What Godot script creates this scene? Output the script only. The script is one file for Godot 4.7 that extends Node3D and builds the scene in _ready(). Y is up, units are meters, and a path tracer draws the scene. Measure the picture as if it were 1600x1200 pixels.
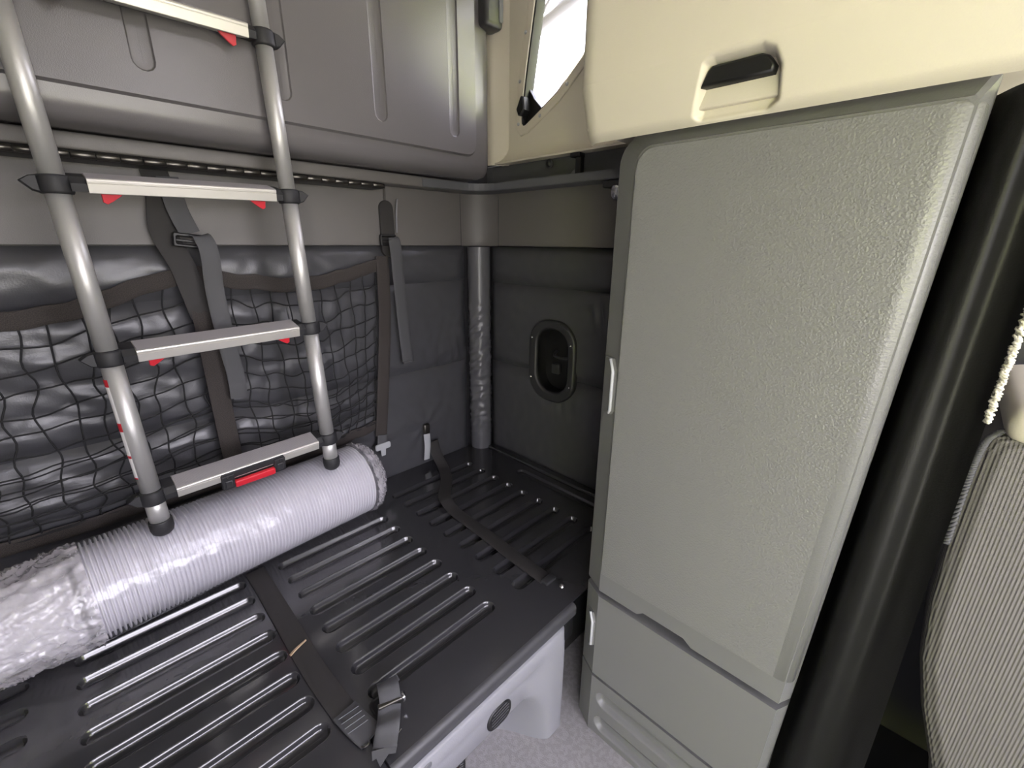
extends Node3D
# Sleeper compartment of a lorry cab. Metres, y up, floor at y = 0, bunk deck at y = 0.42.
# Rear wall z = -1.6, side wall with the window x = 1.42, the camera stands between the seats.

const DECK := 0.42
var M := {}
var used := {}
var noise := FastNoiseLite.new()

# ------------------------------------------------------------------ naming
func numbered(n: String) -> String:
	if not used.has(n):
		used[n] = 0
		return n
	used[n] += 1
	return "%s_%03d" % [n, used[n]]

func thing(called: String, label: String, category: String, at := Vector3.ZERO, group := "") -> Node3D:
	var o := Node3D.new()
	o.name = numbered(called)
	add_child(o)
	o.position = at
	o.set_meta("label", label)
	o.set_meta("category", category)
	if group != "":
		o.set_meta("group", group)
	return o

func setting(called: String, label: String) -> Node3D:
	var o := Node3D.new()
	o.name = numbered(called)
	add_child(o)
	o.set_meta("kind", "structure")
	o.set_meta("label", label)
	return o

# commits a shape given in world axes as one named part
func part(st: SurfaceTool, called: String, m: Material, parent: Node3D, label := "") -> MeshInstance3D:
	st.generate_normals()
	var o := MeshInstance3D.new()
	o.mesh = st.commit()
	o.material_override = m
	o.name = called
	o.cast_shadow = GeometryInstance3D.SHADOW_CASTING_SETTING_ON
	parent.add_child(o, true)
	var t := Vector3.ZERO
	var p: Node = parent
	while p is Node3D and p != self:
		t += (p as Node3D).position
		p = p.get_parent()
	o.position = -t
	if label != "":
		o.set_meta("label", label)
	return o

# ------------------------------------------------------------------ shapes
func ST() -> SurfaceTool:
	var st := SurfaceTool.new()
	st.begin(Mesh.PRIMITIVE_TRIANGLES)
	return st

func tri(st: SurfaceTool, a: Vector3, b: Vector3, c: Vector3, g := -1) -> void:
	st.set_smooth_group(g)
	st.add_vertex(a)
	st.set_smooth_group(g)
	st.add_vertex(c)
	st.set_smooth_group(g)
	st.add_vertex(b)

func quad(st: SurfaceTool, a: Vector3, b: Vector3, c: Vector3, d: Vector3, g := -1) -> void:
	tri(st, a, b, c, g)
	tri(st, a, c, d, g)

func loft(st: SurfaceTool, A: PackedVector3Array, B: PackedVector3Array, closed := true, g := 0) -> void:
	var n := A.size()
	for i in (n if closed else n - 1):
		var j := (i + 1) % n
		quad(st, A[i], A[j], B[j], B[i], g)

func area2(p: PackedVector2Array) -> float:
	var s := 0.0
	for i in p.size():
		s += p[i].cross(p[(i + 1) % p.size()])
	return s

func ccw(p: PackedVector2Array) -> PackedVector2Array:
	if area2(p) < 0:
		p.reverse()
	return p

func inset(p: PackedVector2Array, d: float) -> PackedVector2Array:
	var o := PackedVector2Array()
	var n := p.size()
	for i in n:
		var a := (p[i] - p[(i + n - 1) % n]).normalized()
		var b := (p[(i + 1) % n] - p[i]).normalized()
		var na := Vector2(-a.y, a.x)
		var nb := Vector2(-b.y, b.x)
		var m := na + nb
		var k: float = 1.0 / max(0.25, 1.0 + na.dot(nb))
		o.append(p[i] + m * k * d)
	return o

func to3(p: PackedVector2Array, h: float, xf: Transform3D) -> PackedVector3Array:
	var o := PackedVector3Array()
	for q in p:
		o.append(xf * Vector3(q.x, q.y, h))
	return o

func cap(st: SurfaceTool, p: PackedVector2Array, h: float, xf: Transform3D, g := -1) -> void:
	var t := Geometry2D.triangulate_polygon(p)
	for i in range(0, t.size(), 3):
		tri(st, xf * Vector3(p[t[i]].x, p[t[i]].y, h), xf * Vector3(p[t[i + 1]].x, p[t[i + 1]].y, h), xf * Vector3(p[t[i + 2]].x, p[t[i + 2]].y, h), g)

# polygon raised along local z: levels of [inset, height]
func pad(st: SurfaceTool, poly: PackedVector2Array, levels: Array, xf: Transform3D, g := 0, back := true) -> void:
	poly = ccw(poly)
	var last := inset(poly, levels[0][0])
	if back:
		cap(st, last, levels[0][1], xf)
	for k in range(1, levels.size()):
		var nx := inset(poly, levels[k][0])
		loft(st, to3(last, levels[k - 1][1], xf), to3(nx, levels[k][1], xf), true, g)
		last = nx
	cap(st, last, levels[-1][1], xf)

# flat ring with rounded lips between two loops of equal count
func ring(st: SurfaceTool, outer: PackedVector2Array, inner: PackedVector2Array, h0: float, h1: float, b: float, xf: Transform3D) -> void:
	var seq := [[outer, h0], [outer, h1 - b], [inset(outer, b * 0.3), h1 - b * 0.3], [inset(outer, b), h1], [inset(inner, -b), h1], [inset(inner, -b * 0.3), h1 - b * 0.3], [inner, h1 - b], [inner, h0]]
	for k in seq.size() - 1:
		loft(st, to3(seq[k][0], seq[k][1], xf), to3(seq[k + 1][0], seq[k + 1][1], xf), true, -1 if k == 3 else 0)

func rrect(x0: float, x1: float, y0: float, y1: float, r: float, n := 6) -> PackedVector2Array:
	var o := PackedVector2Array()
	var cs := [[Vector2(x1 - r, y0 + r), -90], [Vector2(x1 - r, y1 - r), 0], [Vector2(x0 + r, y1 - r), 90], [Vector2(x0 + r, y0 + r), 180]]
	for c in cs:
		for i in n + 1:
			var a := deg_to_rad(c[1] + 90.0 * i / n)
			o.append(c[0] + Vector2(cos(a), sin(a)) * r)
	return o

func box(st: SurfaceTool, lo: Vector3, hi: Vector3, r := 0.0) -> void:
	rbox(st, (lo + hi) / 2, hi - lo, r, Basis.IDENTITY)

func rbox(st: SurfaceTool, c: Vector3, size: Vector3, r: float, B: Basis, g := 0) -> void:
	var h := size / 2
	r = min(r, min(h.x, min(h.y, h.z)) * 0.98)
	if r <= 0.0:
		r = 0.0005
		g = -1
	var ax := [[0, 1, 2], [1, 2, 0], [2, 0, 1]]
	for a in ax:
		for s in [-1.0, 1.0]:
			var us := []
			var vs := []
			for k in [0.0, 0.42, 1.0]:
				us.append(-h[a[0]] + r * k)
				vs.append(-h[a[1]] + r * k)
			for k in [1.0, 0.42, 0.0]:
				us.append(h[a[0]] - r * k)
				vs.append(h[a[1]] - r * k)
			var g3 := []
			for u in us:
				var row := []
				for v in vs:
					var p := Vector3.ZERO
					p[a[0]] = u
					p[a[1]] = v
					p[a[2]] = s * h[a[2]]
					var inn := Vector3(clampf(p.x, -h.x + r, h.x - r), clampf(p.y, -h.y + r, h.y - r), clampf(p.z, -h.z + r, h.z - r))
					row.append(c + B * (inn + (p - inn).normalized() * r))
				g3.append(row)
			for i in us.size() - 1:
				for j in vs.size() - 1:
					var flat: bool = i == 2 and j == 2
					if s > 0:
						quad(st, g3[i][j], g3[i + 1][j], g3[i + 1][j + 1], g3[i][j + 1], g if not flat else g)
					else:
						quad(st, g3[i][j], g3[i][j + 1], g3[i + 1][j + 1], g3[i + 1][j], g)

func tube(st: SurfaceTool, pts: PackedVector3Array, r: float, sides := 8, closed_ends := true, r_end := -1.0) -> void:
	var n := pts.size()
	var t0 := (pts[1] - pts[0]).normalized()
	var up := Vector3.UP if absf(t0.y) < 0.9 else Vector3.RIGHT
	var nrm := t0.cross(up).normalized()
	var prev := PackedVector3Array()
	for i in n:
		var t := (pts[min(i + 1, n - 1)] - pts[max(i - 1, 0)]).normalized()
		nrm = (nrm - t * nrm.dot(t)).normalized()
		var bi := t.cross(nrm)
		var loop := PackedVector3Array()
		var rr: float = r if r_end < 0 else lerpf(r, r_end, float(i) / (n - 1))
		for k in sides:
			var a := TAU * k / sides
			loop.append(pts[i] + (nrm * cos(a) + bi * sin(a)) * rr)
		if i > 0:
			loft(st, loop, prev, true, 0)
		if closed_ends and (i == 0 or i == n - 1):
			for k in sides:
				if i == 0:
					tri(st, pts[i], loop[(k + 1) % sides], loop[k])
				else:
					tri(st, pts[i], loop[k], loop[(k + 1) % sides])
		prev = loop

func smooth_path(p: PackedVector3Array, per := 5) -> PackedVector3Array:
	var o := PackedVector3Array()
	for i in p.size() - 1:
		for k in per:
			o.append(p[i].cubic_interpolate(p[i + 1], p[max(i - 1, 0)], p[min(i + 2, p.size() - 1)], float(k) / per))
	o.append(p[-1])
	return o

# woven belt: path, direction of its width at each end of the list, width and thickness
func ribbon(st: SurfaceTool, path: PackedVector3Array, wd: Array, w: float, th: float, per := 5) -> void:
	var pts := smooth_path(path, per)
	var n := pts.size()
	var prev := PackedVector3Array()
	for i in n:
		var f := float(i) / (n - 1) * (wd.size() - 1)
		var k: int = min(int(f), wd.size() - 2)
		var x: Vector3 = wd[k]
		var y: Vector3 = wd[k + 1]
		var wv := x.lerp(y, f - k).normalized()
		var t := (pts[min(i + 1, n - 1)] - pts[max(i - 1, 0)]).normalized()
		wv = (wv - t * wv.dot(t)).normalized()
		var nn := t.cross(wv)
		var loop := PackedVector3Array()
		var hw := w / 2
		for s in [[-1, -0.6], [-0.97, -1], [-0.5, -0.7], [0, -1], [0.5, -0.7], [0.97, -1], [1, -0.6], [1, 0.6], [0.97, 1], [0.5, 0.7], [0, 1], [-0.5, 0.7], [-0.97, 1], [-1, 0.6]]:
			loop.append(pts[i] + wv * hw * s[0] + nn * th * 0.5 * s[1])
		if i > 0:
			loft(st, loop, prev, true, 0)
		if i == 0 or i == n - 1:
			for m in range(1, loop.size() - 1):
				tri(st, loop[0], loop[m], loop[m + 1])
		prev = loop

# profile of [radius, height] turned about local z
func lathe(st: SurfaceTool, prof: Array, xf: Transform3D, seg := 24, g := 0) -> void:
	var prev := PackedVector3Array()
	for k in prof.size():
		var loop := PackedVector3Array()
		for i in seg:
			var a := TAU * i / seg
			loop.append(xf * Vector3(cos(a) * prof[k][0], sin(a) * prof[k][0], prof[k][1]))
		if k > 0:
			loft(st, prev, loop, true, g)
		prev = loop

func frame_at(o: Vector3, z: Vector3, x_hint := Vector3.RIGHT) -> Transform3D:
	z = z.normalized()
	var x := (x_hint - z * x_hint.dot(z))
	if x.length() < 0.01:
		x = Vector3.UP - z * z.y
	x = x.normalized()
	return Transform3D(Basis(x, z.cross(x), z), o)

# cushion-like sheet: height f(u, v) over a rectangle, with a skirt behind it
func sheet(st: SurfaceTool, u0: float, u1: float, v0: float, v1: float, nu: int, nv: int, f: Callable, xf: Transform3D, back := -0.03) -> void:
	var g := []
	for i in nu + 1:
		var row := PackedVector3Array()
		for j in nv + 1:
			var u := lerpf(u0, u1, float(i) / nu)
			var v := lerpf(v0, v1, float(j) / nv)
			row.append(xf * Vector3(u, v, f.call(u, v)))
		g.append(row)
	for i in nu:
		for j in nv:
			quad(st, g[i][j], g[i + 1][j], g[i + 1][j + 1], g[i][j + 1], 0)
	var rim := []
	for i in nu:
		rim.append([g[i][0], lerpf(u0, u1, float(i) / nu), v0])
	for j in nv:
		rim.append([g[nu][j], u1, lerpf(v0, v1, float(j) / nv)])
	for i in nu:
		rim.append([g[nu - i][nv], lerpf(u1, u0, float(i) / nu), v1])
	for j in nv:
		rim.append([g[0][nv - j], u0, lerpf(v1, v0, float(j) / nv)])
	for i in rim.size():
		var a = rim[i]
		var b = rim[(i + 1) % rim.size()]
		quad(st, a[0], xf * Vector3(a[1], a[2], back), xf * Vector3(b[1], b[2], back), b[0], 1)

# plate in local xy with long round-ended troughs along local x; grooves = [[xa, xb, y, width], ...] sorted by y
func stadium(a: float, b: float, y: float, w: float, ins: float, n := 7) -> PackedVector2Array:
	var r: float = max(w / 2 - ins, 0.0006)
	var o := PackedVector2Array()
	for i in n + 1:
		var t := -PI / 2 + PI * i / n
		o.append(Vector2(b - w / 2 + cos(t) * r, y + sin(t) * r))
	for i in n + 1:
		var t := PI / 2 + PI * i / n
		o.append(Vector2(a + w / 2 + cos(t) * r, y + sin(t) * r))
	return o

func grooved_plate(st: SurfaceTool, x0: float, x1: float, y0: float, y1: float, grooves: Array, xf: Transform3D, thick := 0.004) -> void:
	var y := y0
	for gr in grooves:
		var lo: float = gr[2] - gr[3] / 2
		var hi: float = gr[2] + gr[3] / 2
		if lo > y:
			quad(st, xf * Vector3(x0, y, 0), xf * Vector3(x1, y, 0), xf * Vector3(x1, lo, 0), xf * Vector3(x0, lo, 0))
		var s := stadium(gr[0], gr[1], gr[2], gr[3], 0.0)
		var n := s.size() / 2
		for i in n - 1:
			quad(st, xf * Vector3(s[i].x, s[i].y, 0), xf * Vector3(x1, s[i].y, 0), xf * Vector3(x1, s[i + 1].y, 0), xf * Vector3(s[i + 1].x, s[i + 1].y, 0))
			var p := s[n + i]
			var q := s[n + i + 1]
			quad(st, xf * Vector3(p.x, p.y, 0), xf * Vector3(x0, p.y, 0), xf * Vector3(x0, q.y, 0), xf * Vector3(q.x, q.y, 0))
		y = hi
	quad(st, xf * Vector3(x0, y, 0), xf * Vector3(x1, y, 0), xf * Vector3(x1, y1, 0), xf * Vector3(x0, y1, 0))
	var c := [Vector2(x0, y0), Vector2(x1, y0), Vector2(x1, y1), Vector2(x0, y1)]
	for i in 4:
		var a: Vector2 = c[i]
		var b: Vector2 = c[(i + 1) % 4]
		quad(st, xf * Vector3(a.x, a.y, 0), xf * Vector3(a.x, a.y, -thick), xf * Vector3(b.x, b.y, -thick), xf * Vector3(b.x, b.y, 0))

func trough(gr: Array, depth: float, xf: Transform3D, round_lip := 0.006) -> SurfaceTool:
	var st := ST()
	var w: float = gr[3]
	var lv := [[0.0, 0.0]]
	var half := w / 2
	for q in [[0.03, 0.015], [0.07, 0.06], [0.11, 0.14], [0.16, 0.30], [0.22, 0.52], [0.28, 0.72], [0.34, 0.86], [0.42, 0.95], [0.55, 0.99], [0.98, 1.0]]:
		lv.append([half * q[0] * (depth / 0.015 if depth < 0.012 else 1.0) if q[0] < 0.9 else half * 0.98, -depth * q[1]])
	for k in lv.size() - 1:
		loft(st, to3(stadium(gr[0], gr[1], gr[2], w, lv[k][0]), lv[k][1], xf), to3(stadium(gr[0], gr[1], gr[2], w, lv[k + 1][0]), lv[k + 1][1], xf), true, 0)
	return st

func wall_with_holes(st: SurfaceTool, u0: float, u1: float, v0: float, v1: float, holes: Array, xf: Transform3D, thick: float) -> void:
	# holes [ua, ub, va, vb] side by side along u
	var u := u0
	for h in holes:
		slab(st, u, h[0], v0, v1, xf, thick)
		slab(st, h[0], h[1], v0, h[2], xf, thick)
		slab(st, h[0], h[1], h[3], v1, xf, thick)
		u = h[1]
	slab(st, u, u1, v0, v1, xf, thick)

func slab(st: SurfaceTool, u0: float, u1: float, v0: float, v1: float, xf: Transform3D, thick: float) -> void:
	if u1 - u0 < 0.001 or v1 - v0 < 0.001:
		return
	pad(st, PackedVector2Array([Vector2(u0, v0), Vector2(u1, v0), Vector2(u1, v1), Vector2(u0, v1)]), [[0, -thick], [0, 0]], xf, -1)

# ------------------------------------------------------------------ materials
func col(r: int, g: int, b: int) -> Color:
	return Color(r / 255.0, g / 255.0, b / 255.0)

func mat(c: Color, rough := 0.5, metal := 0.0, spec := 0.5) -> StandardMaterial3D:
	var m := StandardMaterial3D.new()
	m.albedo_color = c
	m.roughness = rough
	m.metallic = metal
	m.metallic_specular = spec
	m.cull_mode = BaseMaterial3D.CULL_DISABLED
	return m

func grain_image(size: int, freq: float, kind: int, strength: float, seed_no: int, octaves := 3) -> ImageTexture:
	var n := FastNoiseLite.new()
	n.seed = seed_no
	n.noise_type = kind
	n.frequency = freq
	n.fractal_octaves = octaves
	var im := n.get_seamless_image(size, size)
	im.convert(Image.FORMAT_RGBA8)
	im.bump_map_to_normal_map(strength)
	return ImageTexture.create_from_image(im)

func grained(m: StandardMaterial3D, tex: Texture2D, scale: float, amount: float) -> StandardMaterial3D:
	m.normal_enabled = true
	m.normal_texture = tex
	m.normal_scale = amount
	m.uv1_triplanar = true
	m.uv1_world_triplanar = true
	m.uv1_scale = Vector3.ONE * scale
	return m

func mottled(m: StandardMaterial3D, a: Color, b: Color, freq: float, seed_no: int, scale: float, octaves := 4, lo := 0.3, hi := 0.7) -> StandardMaterial3D:
	var n := FastNoiseLite.new()
	n.seed = seed_no
	n.noise_type = FastNoiseLite.TYPE_SIMPLEX
	n.frequency = freq
	n.fractal_octaves = octaves
	var im := n.get_seamless_image(256, 256)
	var o := Image.create(256, 256, false, Image.FORMAT_RGB8)
	for y in 256:
		for x in 256:
			o.set_pixel(x, y, a.lerp(b, smoothstep(lo, hi, im.get_pixel(x, y).r)))
	m.albedo_color = Color.WHITE
	m.albedo_texture = ImageTexture.create_from_image(o)
	m.uv1_triplanar = true
	m.uv1_world_triplanar = true
	m.uv1_scale = Vector3.ONE * scale
	return m

func make_materials() -> void:
	var leather := grain_image(512, 0.06, FastNoiseLite.TYPE_CELLULAR, 3.0, 3, 2)
	var fine := grain_image(256, 0.12, FastNoiseLite.TYPE_SIMPLEX, 3.0, 7, 3)
	var soft := grain_image(256, 0.02, FastNoiseLite.TYPE_SIMPLEX, 4.0, 11, 3)
	M.deck = grained(mat(col(52, 52, 54), 0.15, 0.0, 0.7), soft, 2.5, 0.03)
	M.deck_edge = mat(col(58, 58, 60), 0.45)
	M.vinyl = grained(mat(col(72, 72, 75), 0.32), leather, 7.0, 0.25)
	M.bolster = grained(mat(col(94, 94, 97), 0.30), leather, 7.0, 0.25)  # same vinyl, painted lighter for the light the corner roll catches
	M.header = grained(mat(col(104, 101, 98), 0.48), fine, 8.0, 0.15)
	M.bunk = grained(mat(col(106, 103, 104), 0.26), fine, 9.0, 0.12)
	M.dark = mat(col(48, 48, 50), 0.45)
	M.black = mat(col(18, 18, 19), 0.45)
	M.rubber = mat(col(38, 38, 40), 0.6)
	M.trim_grey = grained(mat(col(92, 93, 96), 0.5), fine, 9.0, 0.12)
	M.ward = grained(mat(col(110, 110, 109), 0.38), fine, 10.0, 0.2)
	M.ward_panel = grained(mat(col(116, 116, 114), 0.34), leather, 7.0, 0.9)
	M.latch = mat(col(176, 178, 180), 0.35)
	M.beige = grained(mat(col(204, 197, 178), 0.55), fine, 9.0, 0.12)
	M.fascia = grained(mat(col(128, 128, 132), 0.5), fine, 9.0, 0.15)
	M.floor = grained(mottled(mat(Color.WHITE, 0.75), col(142, 139, 139), col(132, 129, 129), 0.03, 5, 6.0), fine, 6.0, 0.3)
	M.lining = mat(col(206, 203, 200), 0.7)
	M.alu = grained(mat(col(198, 197, 194), 0.42, 0.6), fine, 6.0, 0.05)
	M.alu_rung = mat(col(206, 203, 196), 0.42, 0.6)
	M.shaded_tread = mat(col(150, 146, 148), 0.5, 0.5)  # rung aluminium painted darker, for the shade on the tops of the steps
	M.red = mat(col(205, 38, 52), 0.4)
	M.chrome = mat(col(215, 215, 218), 0.18, 1.0)
	M.steel = mat(col(98, 95, 90), 0.3, 0.9)
	M.belt = grained(mat(col(72, 72, 74), 0.6), fine, 30.0, 0.5)
	M.belt_dark = grained(mat(col(46, 44, 43), 0.7), fine, 30.0, 0.5)
	M.band = grained(mottled(mat(Color.WHITE, 0.8), col(40, 36, 34), col(62, 56, 52), 0.04, 9, 5.0), fine, 30.0, 0.5)
	M.cord = mat(col(26, 26, 27), 0.8)
	M.foam = mat(col(208, 206, 212), 0.55)
	var film := grain_image(512, 0.012, FastNoiseLite.TYPE_SIMPLEX, 14.0, 21, 5)
	M.film = mat(Color(0.95, 0.95, 0.98, 0.07), 0.12, 0.0, 0.8)
	M.film.transparency = BaseMaterial3D.TRANSPARENCY_ALPHA
	grained(M.film, film, 2.5, 0.25)
	M.film_bunch = mat(Color(0.88, 0.86, 0.88, 0.36), 0.08, 0.0, 0.8)
	M.film_bunch.transparency = BaseMaterial3D.TRANSPARENCY_ALPHA
	grained(M.film_bunch, film, 3.5, 0.5)
	M.curtain = grained(mat(col(26, 26, 25), 0.42, 0.0, 0.3), leather, 12.0, 0.35)
	var rib := Image.create(64, 64, false, Image.FORMAT_RGBA8)
	for y in 64:
		for x in 64:
			var h := 0.5 + 0.5 * sin(TAU * x / 16.0) + 0.18 * sin(TAU * (y / 8.0 + floor(x / 16.0) * 0.5))
			rib.set_pixel(x, y, Color(h * 0.8, h * 0.8, h * 0.8))
	rib.bump_map_to_normal_map(6.0)
	M.cloth = grained(mat(col(104, 101, 98), 0.9), ImageTexture.create_from_image(rib), 50.0, 0.8)
	M.braid = mat(col(196, 192, 178), 0.8)
	M.paper = mat(col(238, 236, 234), 0.5)
	M.twine = mat(col(186, 160, 132), 0.8)
	M.pane = mat(Color(0.96, 0.98, 0.97, 0.08), 0.02)
	M.pane.transparency = BaseMaterial3D.TRANSPARENCY_ALPHA
	M.grass = mottled(mat(Color.WHITE, 0.9), col(120, 120, 108), col(138, 138, 124), 0.02, 4, 0.2)
	M.leaf = mottled(mat(Color.WHITE, 0.8), col(140, 152, 76), col(186, 196, 108), 0.03, 6, 0.5)
	M.concrete = mottled(mat(Color.WHITE, 0.9), col(160, 160, 164), col(146, 146, 150), 0.03, 8, 0.4)

# ------------------------------------------------------------------ scene
func _ready() -> void:
	noise.seed = 12
	noise.noise_type = FastNoiseLite.TYPE_SIMPLEX
	noise.frequency = 1.0
	noise.fractal_octaves = 1
	# camera
	var cam := Camera3D.new()
	cam.name = "camera"
	cam.position = Vector3(0, 1.42, 0)
	cam.basis = Basis.from_euler(Vector3(deg_to_rad(-17.9), deg_to_rad(-45.5), deg_to_rad(0.5)))
	cam.fov = rad_to_deg(2.0 * atan(600.0 / 687.0))
	cam.near = 0.02
	cam.far = 200.0
	add_child(cam)
	cam.current = true
	# sky, daylight haze over the trees
	var sm := ProceduralSkyMaterial.new()
	sm.sky_top_color = Color(0.90, 0.89, 0.97)
	sm.sky_horizon_color = Color(1.0, 0.98, 1.0)
	sm.sky_curve = 0.2
	sm.ground_horizon_color = Color(0.70, 0.70, 0.68)
	sm.ground_bottom_color = Color(0.44, 0.44, 0.42)
	sm.sun_angle_max = 1.0
	sm.energy_multiplier = 1.0
	var sky := Sky.new()
	sky.sky_material = sm
	var env := Environment.new()
	env.background_mode = Environment.BG_SKY
	env.sky = sky
	env.background_energy_multiplier = 2.4
	env.tonemap_mode = Environment.TONE_MAPPER_LINEAR
	env.tonemap_exposure = 6.2
	env.sdfgi_enabled = true
	env.ssao_enabled = true
	env.ssil_enabled = true
	var we := WorldEnvironment.new()
	we.name = "world_environment"
	we.environment = env
	add_child(we)
	# sun, high behind the lorry: it lights the ground and trees, not the inside
	var sun := DirectionalLight3D.new()
	sun.name = "sun"
	sun.light_color = Color(1.0, 0.97, 0.93)
	sun.light_energy = 6.0
	sun.light_angular_distance = 1.0
	sun.shadow_enabled = true
	add_child(sun)
	sun.look_at_from_position(Vector3.ZERO, Vector3(-0.35, -1.0, 0.75), Vector3.UP)

	make_materials()
	build_shell()
	build_outside()
	build_rear_wall()
	build_side_wall()
	build_window()
	build_deck()
	build_base()
	build_upper_bunk()
	build_wardrobe()
	build_overhead()
	build_roll()
	build_ladder()
	build_net()
	build_belts()
	build_seat()
	build_small()

const RIGHT := Transform3D(Basis(Vector3(0, 0, 1), Vector3(0, 1, 0), Vector3(-1, 0, 0)), Vector3.ZERO)   # local x = z, y = y, z = -x
func right_at(x: float) -> Transform3D:
	return Transform3D(RIGHT.basis, Vector3(x, 0, 0))
func back_at(z: float) -> Transform3D:
	return Transform3D(Basis.IDENTITY, Vector3(0, 0, z))

func build_shell() -> void:
	var st := ST()
	box(st, Vector3(-0.85, -0.08, -1.75), Vector3(1.55, 0.0, 1.85))
	var fl := setting("floor", "grey floor covering of the cab")
	part(st, "floor_board", M.floor, fl)
	st = ST()
	box(st, Vector3(-0.5, 0.0, 0.02), Vector3(1.50, 0.012, 1.34), 0.004)  # added black sheet, darkens the lit floor past the curtain
	part(st, "added_dark_mat", M.black, fl)
	st = ST()
	wall_with_holes(st, -0.85, 1.55, -1.75, 1.85, [[0.45, 1.35, 0.70, 1.45]], Transform3D(Basis(Vector3(1, 0, 0), Vector3(0, 0, 1), Vector3(0, -1, 0)), Vector3(0, 2.46, 0)), 0.08)  # roof opening out of view, placed to light the deck troughs
	part(st, "roof_lining", M.lining, setting("ceiling", "pale roof lining of the cab with an unseen roof window placed to light the bunk deck"))
	# passenger side, with its door opening
	var left := setting("wall_left", "pale side of the cab with the open door")
	st = ST()
	wall_with_holes(st, -1.75, 1.85, 0.0, 2.46, [[0.55, 1.40, 0.03, 1.85]], Transform3D(Basis(Vector3(0, 0, -1), Vector3(0, 1, 0), Vector3(1, 0, 0)) * Basis.from_scale(Vector3(-1, 1, 1)), Vector3(-0.77, 0, 0)), 0.08)
	part(st, "side_panel", M.lining, left)
	st = ST()
	box(st, Vector3(-0.77, 0.0, -0.50), Vector3(-0.40, 2.455, 0.10), 0.01)  # cabinet out of view, placed to shade the left part of the rear wall
	part(st, "unseen_side_cabinet", M.ward, setting("unseen_cabinet_2", "unseen grey cabinet on the passenger side, placed to darken the left rear wall"))
	# front with the windscreen opening
	var front := setting("wall_front", "front of the cab with the windscreen opening")
	st = ST()
	wall_with_holes(st, -0.85, 1.55, 0.0, 2.08, [[-0.60, 1.28, 0.88, 1.95]], Transform3D(Basis(Vector3(1, 0, 0), Vector3(0, 1, 0), Vector3(0, 0, -1)), Vector3(0, 0, 1.77)), 0.08)
	wall_with_holes(st, -0.85, 1.55, 2.08, 2.46, [], Transform3D(Basis(Vector3(1, 0, 0), Vector3(0, 1, 0), Vector3(0, 0, -1)), Vector3(0, 0, 1.77)), 0.08)
	part(st, "bulkhead", M.trim_grey, front)
	st = ST()
	box(st, Vector3(-0.75, 0.35, 1.35), Vector3(1.42, 0.80, 1.76), 0.05)
	part(st, "dashboard", M.trim_grey, front)

func build_outside() -> void:
	var st := ST()
	box(st, Vector3(-60, -1.3, -60), Vector3(60, -1.2, 60))
	part(st, "lawn", M.grass, setting("ground_1", "grass around the parked lorry"))
	st = ST()
	box(st, Vector3(-11, -1.2, -10), Vector3(6, -1.17, 5))
	part(st, "paving", M.concrete, setting("ground_2", "pale concrete pad under the lorry"))
	hedge("unseen tall green trees beyond the open door, tinting the wardrobe", Vector3(-16, -1.2, -14), Vector3(-16, -1.2, 14), 5.5)
	hedge("unseen tall green trees ahead on the driver side, placed to tint the wardrobe edge", Vector3(6.5, -1.2, 3.5), Vector3(9.0, -1.2, 16), 6.0)

func hedge(label: String, a: Vector3, b: Vector3, h: float) -> void:
	var o := thing("unseen_tree_row", label, "trees", a)  # foliage out of view, placed for its green light on the wardrobe
	var st := ST()
	var n := 60
	var m := 12
	var dir := (b - a).normalized()
	var across := dir.cross(Vector3.UP)
	var prev := PackedVector3Array()
	for i in n + 1:
		var c := a.lerp(b, float(i) / n)
		var hh := h * (0.8 + 0.3 * noise.get_noise_2d(i * 0.21, h))
		var loop := PackedVector3Array()
		for k in m:
			var t := PI * k / (m - 1)
			var r := 1.0 + 0.35 * noise.get_noise_3d(i * 0.5, k * 0.9, h)
			loop.append(c + across * cos(t) * 2.0 * r + Vector3.UP * maxf(0.0, sin(t) * hh * r))
		if i > 0:
			loft(st, loop, prev, false, 0)
		prev = loop
	part(st, "foliage", M.leaf, o)

# ---------------------------------------------------------------- rear wall
func puff(u: float, v: float, u0: float, u1: float, v0: float, v1: float, d: float, e: float) -> float:
	var du: float = minf(u - u0, u1 - u)
	var dv: float = minf(v - v0, v1 - v)
	var a: float = 1.0 - pow(1.0 - clampf(du / e, 0, 1), 2.4)
	var b: float = 1.0 - pow(1.0 - clampf(dv / e, 0, 1), 2.4)
	return d * a * b

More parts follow.
